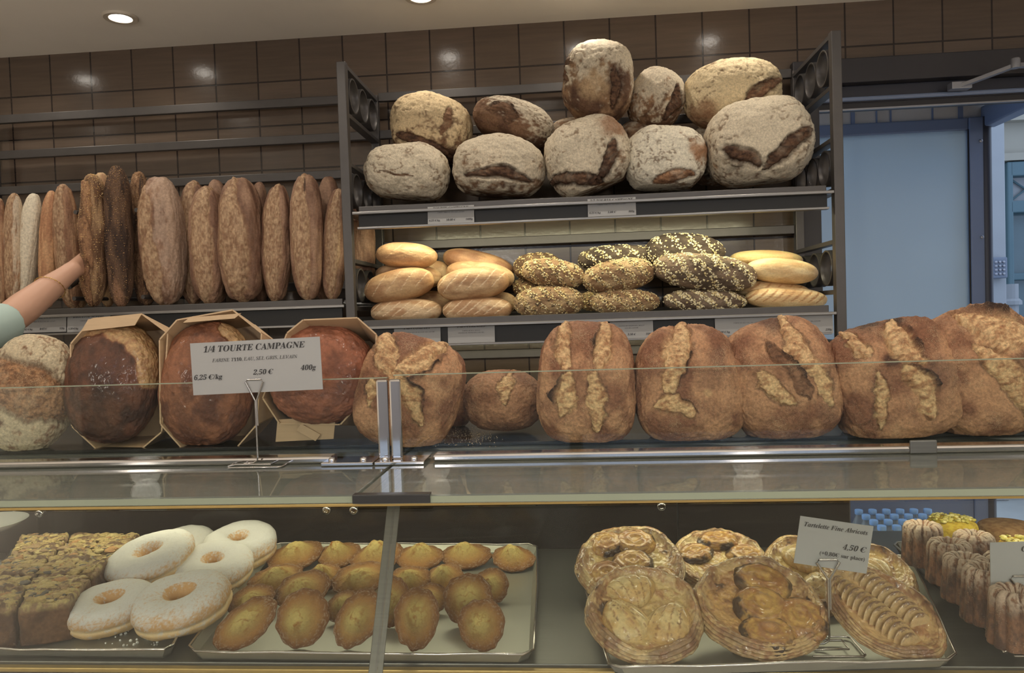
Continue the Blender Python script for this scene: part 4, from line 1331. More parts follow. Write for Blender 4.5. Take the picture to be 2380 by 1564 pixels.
slab(XA, -0.207, fa, fb, nn).build('front_glass', M['glass'], case)
slab(-0.205, XB, fa, fb, nn).build('front_glass', M['glass'], case)
slab(-0.2175, -0.2025, fa + [0, 0.012, 0], fb + [0, 0.012, 0], np.array([0, 0.006, 0.006])).build('front_strut', M['brushed'], case, 0.003)
# clamp where the panes meet
MB().box(SPLIT - 0.003, -0.163, TF - 0.0075, TF - 0.0050, TOPZ - 0.0085, TOPZ + 0.0010).box(SPLIT - 0.003, -0.163, TF - 0.0075, TF + 0.004, TOPZ + 0.0004, TOPZ + 0.0016).build('clamp_plate', M['darktray'], case, 0.0006)
# shelf, bottom trims, back panel
MB().box(XA, XB, 0.812, 1.30, SHZ - 0.014, SHZ).build('steel_shelf', M['brushed'], case, 0.001)
MB().box(XA, XB, 0.802, 0.811, SHZ - 0.0085, SHZ - 0.003).build('front_trim', M['goldedge'], case, 0.001)
MB().box(XA, XB, 0.795, 0.811, SHZ - 0.045, SHZ - 0.0095).build('front_trim', M['alu'], case, 0.002)
MB().box(XA, XB, 0.79, 1.30, 0.0, SHZ - 0.05).build('base_cabinet', M['panel'], case)
pn = MB().box(XA, 0.433, 1.215, 1.228, SHZ, TOPZ - 0.014).build('back_panel', M['panel'], case, 0.001)
for px, py in ((37, 1194), (94, 1193), (760, 1185), (823, 1185), (1537, 1176)):
    q = at(px, py, 1.2145)
    MB().lathe([(0.0075, -0.002), (0.0075, 0.004), (0.006, 0.0055), (0.0035, 0.0055), (0.003, 0.0035)], 20, q, 'y').build('bolt', M['chrome'], pn, 0, True)
# seam in the panel
q = at(1575, 1200, 1.2145)
MB().box(q[0] - 0.001, q[0] + 0.001, 1.2140, 1.2152, SHZ, TOPZ - 0.014).build('panel_seam', M['blackplastic'], pn)
# light housing under the bread board
hs = MB().box(XA, XB, 1.005, 1.165, TOPZ - 0.030, TOPZ - 0.0125).build('light_housing', M['housing'], case, 0.003)
MB().box(XA, XB, 0.935, 0.985, TOPZ - 0.026, TOPZ - 0.016).build('light_cover', M['alu'], hs, 0.003)
MB().box(XA, XB, 0.988, 1.004, TOPZ - 0.028, TOPZ - 0.014).build('yellow_seal', M['goldedge'], hs, 0.002)
MB().box(XA + 0.05, XB - 0.05, 1.06, 1.11, TOPZ - 0.0325, TOPZ - 0.030).build('led_strip', M['led'], hs)
for xx in (-0.8, -0.25, 0.30, 0.8):
    lamp('case_lamp', 'AREA', (xx, 1.085, TOPZ - 0.036), CASE_LED, (1.0, 0.93, 0.66), case, shape='RECTANGLE', size=0.50, size_y=0.04)
MB().box(XA, XB, 1.165, 1.50, TOPZ - 0.030, TOPZ - 0.002).build('bread_shelf', M['alu'], case, 0.002)
# black board the loaves stand on
MB().box(XA, XB, 1.102, 1.46, TOPZ + 0.0005, TOPZ + 0.006).build('bread_board', M['blackboard'], case, 0.001)
# guard: two upright glass panes, chrome foot rail, post and clips
GY = 1.0
ZG = TOPZ + 0.004
MB().box(XA, -0.257, GY, GY + 0.006, ZG, 1.3685).build('guard_pane', M['glass'], case, 0.0006)
MB().box(-0.247, XB, GY - 0.003, GY + 0.003, ZG, 1.3720).build('guard_pane', M['glass'], case, 0.0006)
MB().box(XA, -0.257, GY - 0.0005, GY + 0.0065, 1.3680, 1.3692).build('polished_edge', M['glassedge'], case)
MB().box(-0.247, XB, GY - 0.0035, GY + 0.0035, 1.3715, 1.3727).build('polished_edge', M['glassedge'], case)
MB().box(XA, -0.335, GY - 0.012, GY + 0.014, TOPZ + 0.0005, TOPZ + 0.010).build('foot_rail', M['chrome'], case, 0.003)
MB().box(-0.195, XB, GY - 0.012, GY + 0.014, TOPZ + 0.0005, TOPZ + 0.010).build('foot_rail', M['chrome'], case, 0.003)
gp = MB().box(-0.2705, -0.2540, GY - 0.0105, GY - 0.0045, TOPZ + 0.004, 1.3672).box(-0.2525, -0.2365, GY - 0.0105, GY - 0.0045, TOPZ + 0.004, 1.3672).build('guard_post', M['chrome'], case, 0.003)
for x0, x1 in ((-0.345, -0.273), (-0.271, -0.203)):
    pl = MB().box(x0, x1, GY - 0.030, GY + 0.016, TOPZ + 0.0005, TOPZ + 0.0050).build('base_plate', M['chrome'], case, 0.001)
    for xx in (x0 + 0.012, x1 - 0.016):
        MB().lathe([(0.0048, 0), (0.0048, 0.003), (0.0040, 0.0045), (0.0022, 0.0045), (0.0018, 0.003)], 16, (xx, GY - 0.018, TOPZ + 0.005)).build('screw', M['chrome'], pl, 0, True)
q0, q1 = at(2114, 1055, GY - 0.012), at(2177, 1022, GY - 0.012)
MB().box(q0[0], q1[0], GY - 0.014, GY - 0.0105, q0[2], q1[2]).build('guard_clip', M['brushed'], case, 0.003, seg=3)

# ------------------------------------------------------------------ price cards on wire stands


def stand(label, px, py_base, py_loop, py_neck, Z, cardspec, base_w=0.068, base_d=0.05, yaw=0.0, card_side=1):
    """bent wire foot, stem and loop; card slipped into the loop"""
    g = atz(px, py_base, Z)
    s = mpp(px, py_base, g[1])
    top = at(px - (py_base - py_loop) * 0.033 * 0, py_loop, g[1])[2]
    neck = at(px, py_neck, g[1])[2]
    t = thing('card_stand', label, 'card holder', (g[0], g[1], Z), 'steel wire card stands')
    r = 0.0013
    z0 = Z + r + 0.0003
    cy, sy = math.cos(yaw), math.sin(yaw)
    R2 = lambda x, y: (g[0] + x * cy - y * sy, g[1] + x * sy + y * cy)
    w, d = base_w / 2, base_d / 2
    foot = [(-w, -d), (w, -d), (w, d), (-w, d)]
    b = MB().tube([(*R2(*p), z0) for p in [(-w + 0.005, -d), (0, -d), (w - 0.004, -d), (w, -d + 0.004), (w, d - 0.004), (w - 0.004, d), (-w + 0.004, d), (-w, d - 0.004), (-w, -d + 0.010)]], r, 8)
    b.tube([(*R2(-w, -d + 0.010), z0), (*R2(-w + 0.010, -d + 0.012), z0 + 0.002), (*R2(w * 0.55, -d * 0.45), z0 + 0.002), (*R2(w * 0.55, d * 0.45), z0 + 0.002), (*R2(-w * 0.5, d * 0.45), z0 + 0.002), (*R2(-w * 0.5, 0.0), z0 + 0.002), (*R2(-0.006, 0), z0 + 0.003), (*R2(-0.001, 0), z0 + 0.006), (*R2(0, 0), z0 + 0.012)], r, 8)
    b.build('wire_foot', M['wire'], t, 0, True)
    MB().tube([(*R2(0, 0), z0 + 0.010), (*R2(0, 0), neck)], r, 8).build('stem', M['wire'], t, 0, True)
    hw = 0.0125
    x0, y0 = R2(0, 0)
    MB().tube([(x0 + 0.0022, y0, neck - 0.035), (x0 + 0.0022, y0, neck), (x0 + hw, y0 - 0.001, top - 0.003), (x0 + hw - 0.003, y0 - 0.001, top), (x0 - hw + 0.003, y0 - 0.001, top), (x0 - hw, y0 - 0.001, top - 0.003), (x0 - 0.0005, y0, neck)], r, 8).build('loop', M['wire'], t, 0, True)
    return g


g = stand('wire card stand on the glass top, holding the tourte card', 600, 1083, 882, 930, TOPZ, None, 0.078, 0.036)
c = at(595, 851, g[1] + 0.0015)
s = mpp(595, 851, g[1])
w_, h_ = 312 * s, 122 * s
price_card('price_card', 'large white card headed 1/4 TOURTE CAMPAGNE, in front of the round breads', None, c, w_, h_, (0, -math.radians(3.1 - 1.9), 0),
           [('1/4 TOURTE CAMPAGNE', 0.0122, 0, -0.001, h_ / 2 - 0.0135, 'b', SHEAR), ('FARINE T110, EAU, SEL GRIS, LEVAIN', 0.0066, 0, -0.001, 0.0085, 'i', 0),
            ('2,50 €', 0.0098, 0, 0.010, -0.0115, 'b', SHEAR), ('6,25 €/kg', 0.0098, -1, -w_ / 2 + 0.003, -0.0150, 'b', SHEAR), ('400g', 0.0098, 1, w_ / 2 - 0.0075, -0.0085, 'b', SHEAR)], 'price card')

g = stand('wire card stand at the front of the tart tray, holding the apricot tart card', 1928, 1505, 1300, 1345, SHZ + 0.004, None, 0.062, 0.05)
c = at(1937, 1266, g[1] + 0.0015)
s = mpp(1937, 1266, g[1])
w_, h_ = 166 * s, 112 * s
price_card('price_card', 'white card headed Tartelette Fine Abricots, above the tart tray', None, c, w_, h_, (0, -math.radians(-7.2 - 1.9), 0),
           [('Tartelette Fine Abricots', 0.0074, 0, 0.0, h_ / 2 - 0.0105, 'bi', 0), ('4,50 €', 0.0088, 1, w_ / 2 - 0.004, -0.0035, 'b', SHEAR), ('(+0,80€ sur place)', 0.0062, 1, w_ / 2 - 0.0045, -0.013, 'r', 0)], 'price card')

g = stand('wire card stand among the fluted cakes at the right edge', 2377, 1508, 1338, 1375, SHZ + 0.010, None, 0.05, 0.04)
c = at(2386, 1310, g[1] + 0.0015)
s = mpp(2386, 1310, g[1])
w_, h_ = 166 * s, 104 * s
price_card('price_card', 'white card cut by the right picture edge, in front of the fluted cakes', None, c, w_, h_, (0, -math.radians(2 - 1.9), 0.06),
           [('C', 0.0088, -1, -12 * s, h_ / 2 - 0.0105, 'bi', 0)], 'price card')


# ------------------------------------------------------------------ trays


def tray(name, label, corners, z, mat, rim=0.012, flare=0.008, wave=0.0015, seed=0):
    """thin sheet tray: corners are floor points, counter-clockwise from front left"""
    rs = np.random.RandomState(seed)
    c4 = [np.array([p[0], p[1], z]) for p in corners]
    cen = sum(c4) / 4
    ring = []
    for k in range(4):
        p, q = c4[k], c4[(k + 1) % 4]
        for t in np.linspace(0.03, 0.97, 9):
            ring.append(p + (q - p) * t)
    n = len(ring)
    b = MB()
    th = np.array([0, 0, 0.0012])
    up = []
    for p in ring:
        o = (p - cen)
        o[2] = 0
        o /= np.linalg.norm(o)
        up.append(p + o * flare + np.array([0, 0, rim + rs.uniform(-wave, wave)]))
    outer = [p + np.array([0, 0, -0.0012]) for p in up]
    b.add(ring, [tuple(range(n))])
    b.add([p - th for p in ring], [tuple(range(n - 1, -1, -1))])
    k0 = len(b.v)
    b.add(ring + up, [(k, n + k, n + (k + 1) % n, (k + 1) % n) for k in range(n)])
    o = b.build(name, mat, None)
    WLo = WL[o.name]
    bead = MB().tube(up, 0.0016, 8, closed=True)
    bead.build('rolled_rim', M['wire'] if mat is M['traymetal'] else M['alu'], o, 0, True)
    tag(o, label, 'tray', 'baking trays in the display case')
    return o


TZ = SHZ + 0.0025
P2 = lambda x, y, z=TZ: atz(x, y, z)[:2]
tray('baking_tray', 'grey metal tray at left under the fruit cake and sugared doughnuts', [P2(-60, 1522), P2(392, 1527), P2(500, 1300), P2(30, 1290)], TZ, M['traymetal'], seed=1)
tray('baking_tray', 'grey metal tray in the middle holding the shell cakes', [P2(449, 1531), P2(1228, 1540), P2(1240, 1285), P2(640, 1280)], TZ + 0.0005, M['traymetal'], seed=2)
tray('baking_tray', 'grey metal tray holding the fruit tarts', [P2(1432, 1571), P2(2206, 1549), P2(2105, 1310), P2(1352, 1325)], TZ, M['traymetal'], seed=3)
tray('baking_tray', 'dark metal tray set at an angle under the fluted cakes', [P2(2335, 1505), P2(2720, 1490), P2(2470, 1270), P2(2085, 1283)], TZ + 0.001, M['darktray'], seed=4)

# ------------------------------------------------------------------ doughnuts


def settle(V, rot, loc, Y, zf):
    """a nearer distance at which the thing rests on its tray instead of sinking into it"""
    zmin = (V @ np.array(Euler(rot).to_matrix()).T)[:, 2].min() + loc[2]
    return Y * min(1.0, (CAM[2] - zf) / (CAM[2] - zmin))


def doughnut(label, cx, cy, hw, Y, tilt=10, roll=0, seed=0, hole=0.19, th=0.36, dens=0.0):
    nu, nv = 220, 120
    s = mpp(cx, cy, Y)
    a = hw * s
    th_, ph = np.meshgrid(np.linspace(0, 2 * np.pi, nu, endpoint=False), np.linspace(0, 2 * np.pi, nv, endpoint=False), indexing='ij')
    th_, ph = th_.ravel(), ph.ravel()
    rm, rn = (1 + hole) / 2, (1 - hole) / 2
    cx_, sx_ = np.cos(ph), np.sin(ph)
    cp = np.sign(cx_) * np.abs(cx_) ** 0.85
    sp_ = np.sign(sx_) * np.abs(sx_) ** 0.85
    d = np.c_[np.cos(th_), np.sin(th_), np.zeros_like(th_)]
    p0 = np.c_[d[:, 0] * (rm + rn * cp), d[:, 1] * (rm + rn * cp), th * sp_ * (1 + 0.05 * np.sin(2 * th_ + seed))]
    nz = fbm(p0 + seed * 3.3, 2.2, 3, seed)
    n2 = fbm(p0 + seed * 3.3, 16, 3, seed + 4)
    belt = np.exp(-((p0[:, 2] + 0.06) / 0.05) ** 2) * (cp > 0.2)
    p0 = p0 * (1 + 0.12 * (nz - 0.5) - 0.035 * belt)[:, None] + np.c_[np.zeros((len(p0), 2)), 0.012 * (n2 - 0.5)]
    col = mixc(lin(196, 156, 108), lin(220, 196, 154), np.clip(belt * 1.6, 0, 1))
    col = mixc(col, lin(222, 190, 140), sstep(0.0, -0.2, p0[:, 2]) * 0.8)
    n5 = fbm(p0 + seed, 34, 2, seed + 7)
    sug = sstep(-0.12, 0.40, p0[:, 2] / th * 0.55 + 0.25 * (n2 - 0.5) + 0.75 * (n5 - 0.5) + 0.25 * (nz - 0.5) + np.where(cp < -0.62, -0.30, 0.02) + dens)
    dust = sstep(0.62, 0.72, n2) * 0.6
    col = mixc(col, lin(204, 204, 202), np.clip(np.maximum(sug * 0.96, dust), 0, 1))
    idx = np.arange(nu * nv).reshape(nu, nv)
    i2, j2 = np.roll(idx, -1, 0), np.roll(idx, -1, 1)
    ij = np.roll(i2, -1, 1)
    Fq = np.stack([idx, i2, ij, j2], -1).reshape(-1, 4)
    rot_ = (math.radians(tilt), -math.radians(roll), 0)
    Y2 = settle(p0 * a, rot_, at(cx, cy, Y), Y, TZ + 0.0006)
    a, Y = a * Y2 / Y, Y2
    me = mesh_np('sugared_doughnut', p0 * a, Fq, col)
    o = link('sugared_doughnut', me, M['sugar'], None, at(cx, cy, Y), (math.radians(tilt), -math.radians(roll), 0))
    tag(o, label, 'doughnut', 'sugared ring doughnuts on the left tray')
    return o


doughnut('sugared ring doughnut at the front left, nearest the cake slab', 260, 1412, 98, 0.925, 9, 2, 1, dens=-0.10)
doughnut('sugared ring doughnut nearest the viewer, darker golden underside', 424, 1402, 109, 0.895, 12, 3, 2, hole=0.19, dens=-0.17)
doughnut('widest sugared doughnut in the second row, orange patch in its hole', 352, 1299, 101, 1.03, 14, 8, 3, hole=0.18, th=0.32)
doughnut('sugared doughnut tucked behind the nearest one, at its right', 496, 1320, 90, 1.04, 12, -4, 4, hole=0.13)
doughnut('sugared doughnut at the back left, mostly covered', 424, 1272, 74, 1.165, 12, 0, 5)
doughnut('whitest sugared doughnut at the back right beside the shell cakes', 558, 1270, 83, 1.15, 14, -2, 6, hole=0.12, th=0.42)

# ------------------------------------------------------------------ shell cakes


def shell_cake(label, cx, cy, A, B, Y, tilt, spin=0.0, seed=0, hump=0.62):
    d, Fc = ico(6)
    s = mpp(cx, cy, Y)
    a, b_ = A * s, B * s
    rho = np.hypot(d[:, 0], d[:, 1])
    ang = np.arctan2(d[:, 1], d[:, 0])
    top = d[:, 2] > 0
    wide = 1 + 0.10 * d[:, 1]
    n2 = fbm(d + seed * 5.1, 4.0, 4, seed)
    n3 = fbm(d + seed * 5.1, 14.0, 3, seed + 9)
    cx0, cy0 = 0.06 * math.sin(seed * 2.1), 0.10 * math.cos(seed * 1.7)
    rr = np.hypot((d[:, 0] - cx0) * 0.95, d[:, 1] - cy0)
    zt = 0.13 * np.sqrt(np.clip(1 - rho ** 2, 0, 1)) ** 0.7 + hump * np.exp(-(rr / 0.47) ** 2.4) * (0.9 + 0.35 * (n2 - 0.5)) + 0.03 * (n3 - 0.5)
    zb = -0.30 * np.sqrt(np.clip(1 - rho ** 2, 0, 1)) * (1 + 0.10 * np.cos(9 * ang) * rho)
    z = np.where(top, zt, zb)
    rim = 1 + 0.02 * np.cos(11 * ang) * rho + 0.07 * (fbm(np.c_[np.cos(ang), np.sin(ang), 0 * ang] * 2 + seed, 1.5, 3, seed) - 0.5) * 2 + 0.025 * (n3 - 0.5)
    p = np.c_[d[:, 0] * rim * wide * a, d[:, 1] * rim * b_, z * min(a, b_)]
    k = np.exp(-(rr / 0.50) ** 3)
    col = mixc(lin(186, 136, 80), lin(222, 198, 124), np.clip(k * 1.15 + 0.25 * (n2 - 0.5), 0, 1))
    edge = sstep(0.55, 1.0, rho + 0.30 * (n2 - 0.5))
    col = mixc(col, lin(126, 84, 54), edge * 0.85)
    col = mixc(col, lin(150, 100, 58), np.where(top, 0, 0.7))
    col = mixc(col, lin(196, 174, 148), sstep(0.56, 0.66, n3) * edge * 0.65)
    crack = sstep(0.93, 0.98, 1 - np.abs(2 * fbm(d + seed, 3.0, 3, seed + 2) - 1)) * k
    col = mixc(col, lin(176, 118, 58), crack * 0.6 + sstep(0.55, 0.68, n2) * k * 0.7)
    col *= 0.74
    R = Matrix.Rotation(math.radians(tilt), 4, 'X') @ Matrix.Rotation(math.radians(spin), 4, 'Z')
    Y2 = settle(p, R.to_euler(), at(cx, cy, Y), Y, TZ + 0.0012)
    p, Y = p * Y2 / Y, Y2
    me = mesh_np('shell_cake', p, Fc, col)
    o = link('shell_cake', me, M['sponge'], None, at(cx, cy, Y), R.to_euler())
    tag(o, label, 'shell cake', 'golden shell cakes on the middle tray')
    return o


SC_ = [
    ('back row shell cake nearest the doughnuts, its right lip curling up', 687, 1292, 64, 50, 1.15, 20, 25, .7), ('second shell cake from the left in the back row, upright peak', 788, 1290, 50, 46, 1.15, 20, 10, .85),
    ('third shell cake in the back row, left of the strut', 878, 1294, 62, 50, 1.14, 20, 30, .8), ('fourth shell cake in the back row, right of the strut', 975, 1296, 57, 46, 1.14, 20, 0, .75),
    ('widest peaked shell cake in the back row, second from its right end', 1083, 1292, 60, 46, 1.14, 18, 0, .8), ('shell cake at the right end of the back row, tilted right', 1192, 1298, 52, 44, 1.13, 20, -25, .85),
    ('shell cake at the left of the second row, broad orange hump', 642, 1350, 66, 50, 1.045, 28, 15, .6), ('narrow shell cake with a pointed hump, second in the second row', 752, 1343, 45, 46, 1.06, 25, 60, .8),
    ('large tilted shell cake in the second row, just left of the strut', 838, 1345, 68, 48, 1.04, 32, 15, .6), ('low shell cake in the second row, just right of the strut', 950, 1350, 50, 46, 1.04, 28, 0, .65),
    ('small peaked shell cake in the second row, right of the middle', 1034, 1345, 46, 46, 1.05, 25, 45, .7), ('shell cake at the right end of the second row, open edge right', 1142, 1362, 42, 42, 1.03, 50, 40, .6),
    ('pale lumpy shell cake touching the doughnut in the third row', 584, 1398, 54, 46, 0.975, 35, 20, .6), ('pale humped shell cake in the third row behind the front oval one', 704, 1372, 64, 50, 0.985, 40, 15, .6),
    ('half hidden shell cake in the third row, left of the strut', 800, 1412, 42, 42, 0.965, 45, 30, .6), ('half hidden shell cake in the third row, right of the strut', 912, 1398, 38, 58, 0.965, 55, 0, .5),
    ('half hidden shell cake standing behind the front oval right of the strut', 1000, 1392, 42, 40, 0.975, 45, 0, .6), ('large round shell cake standing at the right of the third row', 1088, 1394, 57, 60, 0.965, 58, 0, .55),
    ('front row shell cake at the left, leaning right beside the doughnut', 572, 1450, 80, 48, 0.885, 55, 38, .55), ('largest oval shell cake in the front row, second from the left', 703, 1437, 63, 66, 0.885, 62, 0, .5),
    ('front row shell cake partly hidden by the strut', 832, 1438, 51, 69, 0.885, 60, -32, .5), ('tall oval shell cake in the front row, right of the strut', 968, 1436, 53, 69, 0.885, 62, 0, .55),
    ('front row shell cake at the right end, turned to the right', 1120, 1452, 54, 59, 0.88, 58, 12, .6)]
for i, (lab, cx, cy, A, B, Y, ti, sp, hu) in enumerate(SC_):
    shell_cake(lab, cx, cy, A, B, Y, ti, sp, i + 1, hu)

# ------------------------------------------------------------------ fruit cake slab


def cake_piece(label, c8, seed):
    """c8: floor corners front-left, front-right, back-right, back-left (x, y), z0, height"""
    fl, fr, br_, bl, z0, h = c8
    d, Fc = ico(6)
    p = dough(d, 16.0)
    u, v, w = (p[:, 0] + 1) / 2, (p[:, 1] + 1) / 2, (p[:, 2] + 1) / 2
    fl, fr, br_, bl = [np.array(q) for q in (fl, fr, br_, bl)]
    xy = (fl[None] * ((1 - u) * (1 - v))[:, None] + fr[None] * (u * (1 - v))[:, None] + br_[None] * (u * v)[:, None] + bl[None] * ((1 - u) * v)[:, None])
    xyz = np.c_[xy, z0 + w * h]
    n1 = fbm(xyz * 60 + seed, 1.0, 4, seed)
    n2 = fbm(xyz * 190 + seed, 1.0, 3, seed + 3)
    top = sstep(0.80, 0.98, w)
    xyz[:, 2] += top * (0.016 * (n1 - 0.5) + 0.008 * (n2 - 0.5))
    xyz[:, :2] += ((1 - top) * 0.004)[:, None] * np.c_[n2 - 0.5, n1 - 0.5]
    col = mixc(lin(112, 80, 56), lin(88, 62, 44), sstep(0.4, 0.6, n1))
    tc = mixc(lin(156, 128, 98), lin(190, 170, 116), sstep(0.48, 0.60, n2))
    tc = mixc(tc, lin(110, 84, 62), sstep(0.60, 0.70, n1))
    col = mixc(col, tc, top)
    ctr = xyz.mean(0)
    ctr[2] = z0
    me = mesh_np('fruit_cake_slice', xyz - ctr, Fc, col)
    o = link('fruit_cake_slice', me, M['cakecrust'], None, ctr)
    tag(o, label, 'cake', 'slices of fruit and nut cake')
    rs = np.random.RandomState(seed)
    V, F_ = ico(3)
    vs, fs, cs = [], [], []
    pal = [(104, 98, 92), (190, 168, 112), (198, 178, 124), (180, 152, 104), (184, 140, 92), (164, 136, 102), (188, 164, 110), (176, 152, 104)]
    for k in range(240):
        uu, vv = rs.uniform(0.06, 0.94), rs.uniform(0.08, 0.94)
        q = fl * (1 - uu) * (1 - vv) + fr * uu * (1 - vv) + br_ * uu * vv + bl * (1 - uu) * vv
        r = rs.uniform(0.0012, 0.0042) if k > 24 else rs.uniform(0.005, 0.008)
        sc_ = np.array([rs.uniform(0.7, 1.6), rs.uniform(0.6, 1.2), rs.uniform(0.25, 0.5)])
        a = rs.uniform(0, math.pi)
        W_ = V * sc_ * r * (1 + 0.5 * (fbm(V * 1.6 + k, 1.0, 2, k)[:, None] - 0.5) * 2)
        W_ = np.c_[W_[:, 0] * math.cos(a) - W_[:, 1] * math.sin(a), W_[:, 0] * math.sin(a) + W_[:, 1] * math.cos(a), W_[:, 2]]
        vs.append(W_ + np.array([q[0], q[1], z0 + h + 0.001]) - ctr)
        fs.append(F_ + k * len(V))
        cs.append(np.repeat(lin(pal[rs.randint(len(pal))])[None], len(V), 0))
    t = link('fruit_and_nut_topping', mesh_np('fruit_and_nut_topping', np.vstack(vs), np.vstack(fs), np.vstack(cs)), M['cakecrust'], o)
    t['kind'] = 'stuff'
    return o


CZ = SHZ + 0.0045
zt = CZ + 0.05


def cake_corner(px, py):
    return atz(px, py, zt)[:2]


g00, g10, g01, g11, g02, g12, g03, g13 = [cake_corner(*q) for q in ((-60, 1428), (160, 1398), (-20, 1340), (215, 1335), (20, 1290), (268, 1288), (52, 1240), (330, 1238))]
mid = lambda a, b, t: a + (b - a) * t
GAP = 0.0015
rows = [(g00, g10, g01, g11), (g01, g11, g02, g12), (g02, g12, g03, g13)]
CL = [('front left slice of the fruit cake slab, cut by the left picture edge', 'front right slice of the fruit cake slab, showing its brown cut side'),
      ('left slice in the middle row of the fruit cake slab', 'right slice in the middle row of the fruit cake slab, beside the doughnuts'),
      ('left slice in the back row of the fruit cake slab, below the white plate', 'right slice in the back row of the fruit cake slab, behind the doughnuts')]
for i, (a, b_, c_, d_) in enumerate(rows):
    e = np.array([0, GAP])
    m0, m1 = mid(a, b_, 0.42), mid(c_, d_, 0.42)
    gx = np.array([GAP, 0])
    cake_piece(CL[i][0], (a + e, m0 + e - gx, m1 - e - gx, c_ - e, CZ, 0.05), 11 + i)
    cake_piece(CL[i][1], (m0 + e + gx, b_ + e, d_ - e, m1 - e + gx, CZ, 0.05), 21 + i)
# crumbs on the tray
rs = np.random.RandomState(5)
b = MB()
for k in range(40):
    q = atz(rs.uniform(230, 370), rs.uniform(1466, 1500), TZ + 0.001)
    b.sphere(q, rs.uniform(0.0006, 0.0022), 6, 4)
o = b.build('sugar_crumbs', M['plate'], None)
tag(o, 'white sugar crumbs scattered on the tray in front of the doughnuts', 'crumbs', kind='stuff')
b = MB()
for k in range(260):
    q = atz(rs.normal(1075, 45), rs.normal(1012, 12), TOPZ + 0.007)
    b.sphere(q, rs.uniform(0.0003, 0.0008), 5, 4)
o = b.build('flour_crumbs', M['veneer'], None)
tag(o, 'fine flour crumbs on the black board in front of the squat loaf', 'crumbs', kind='stuff')
# white plate peeking in at the left
q = at(-45, 1222, 1.14)
o = MB().lathe([(0.025, 0.0), (0.05, 0.006), (0.066, 0.016), (0.068, 0.018), (0.064, 0.017), (0.048, 0.009), (0.001, 0.005)], 40, (q[0], q[1], q[2] - 0.012)).build('white_plate', M['plate'], None, 0, True)
tag(o, 'rim of a white china plate at the left edge above the fruit cake', 'plate')
q2 = (q[0], q[1], SHZ)
o = MB().lathe([(0.03, 0.0005), (0.028, 0.006), (0.012, 0.012), (0.012, q[2] - SHZ - 0.016), (0.028, q[2] - SHZ - 0.0125)], 24, q2).build('plate_pedestal', M['plate'], None, 0, True)
tag(o, 'white pedestal under the china plate, outside the left edge', 'cake stand')

# ------------------------------------------------------------------ fruit tarts
TARTG = 'puff pastry fruit tarts on the right tray'


def desat(col, k):
    l_ = (col * np.array([0.3, 0.59, 0.11])).sum(1)[:, None]
    return l_ + (col - l_) * k


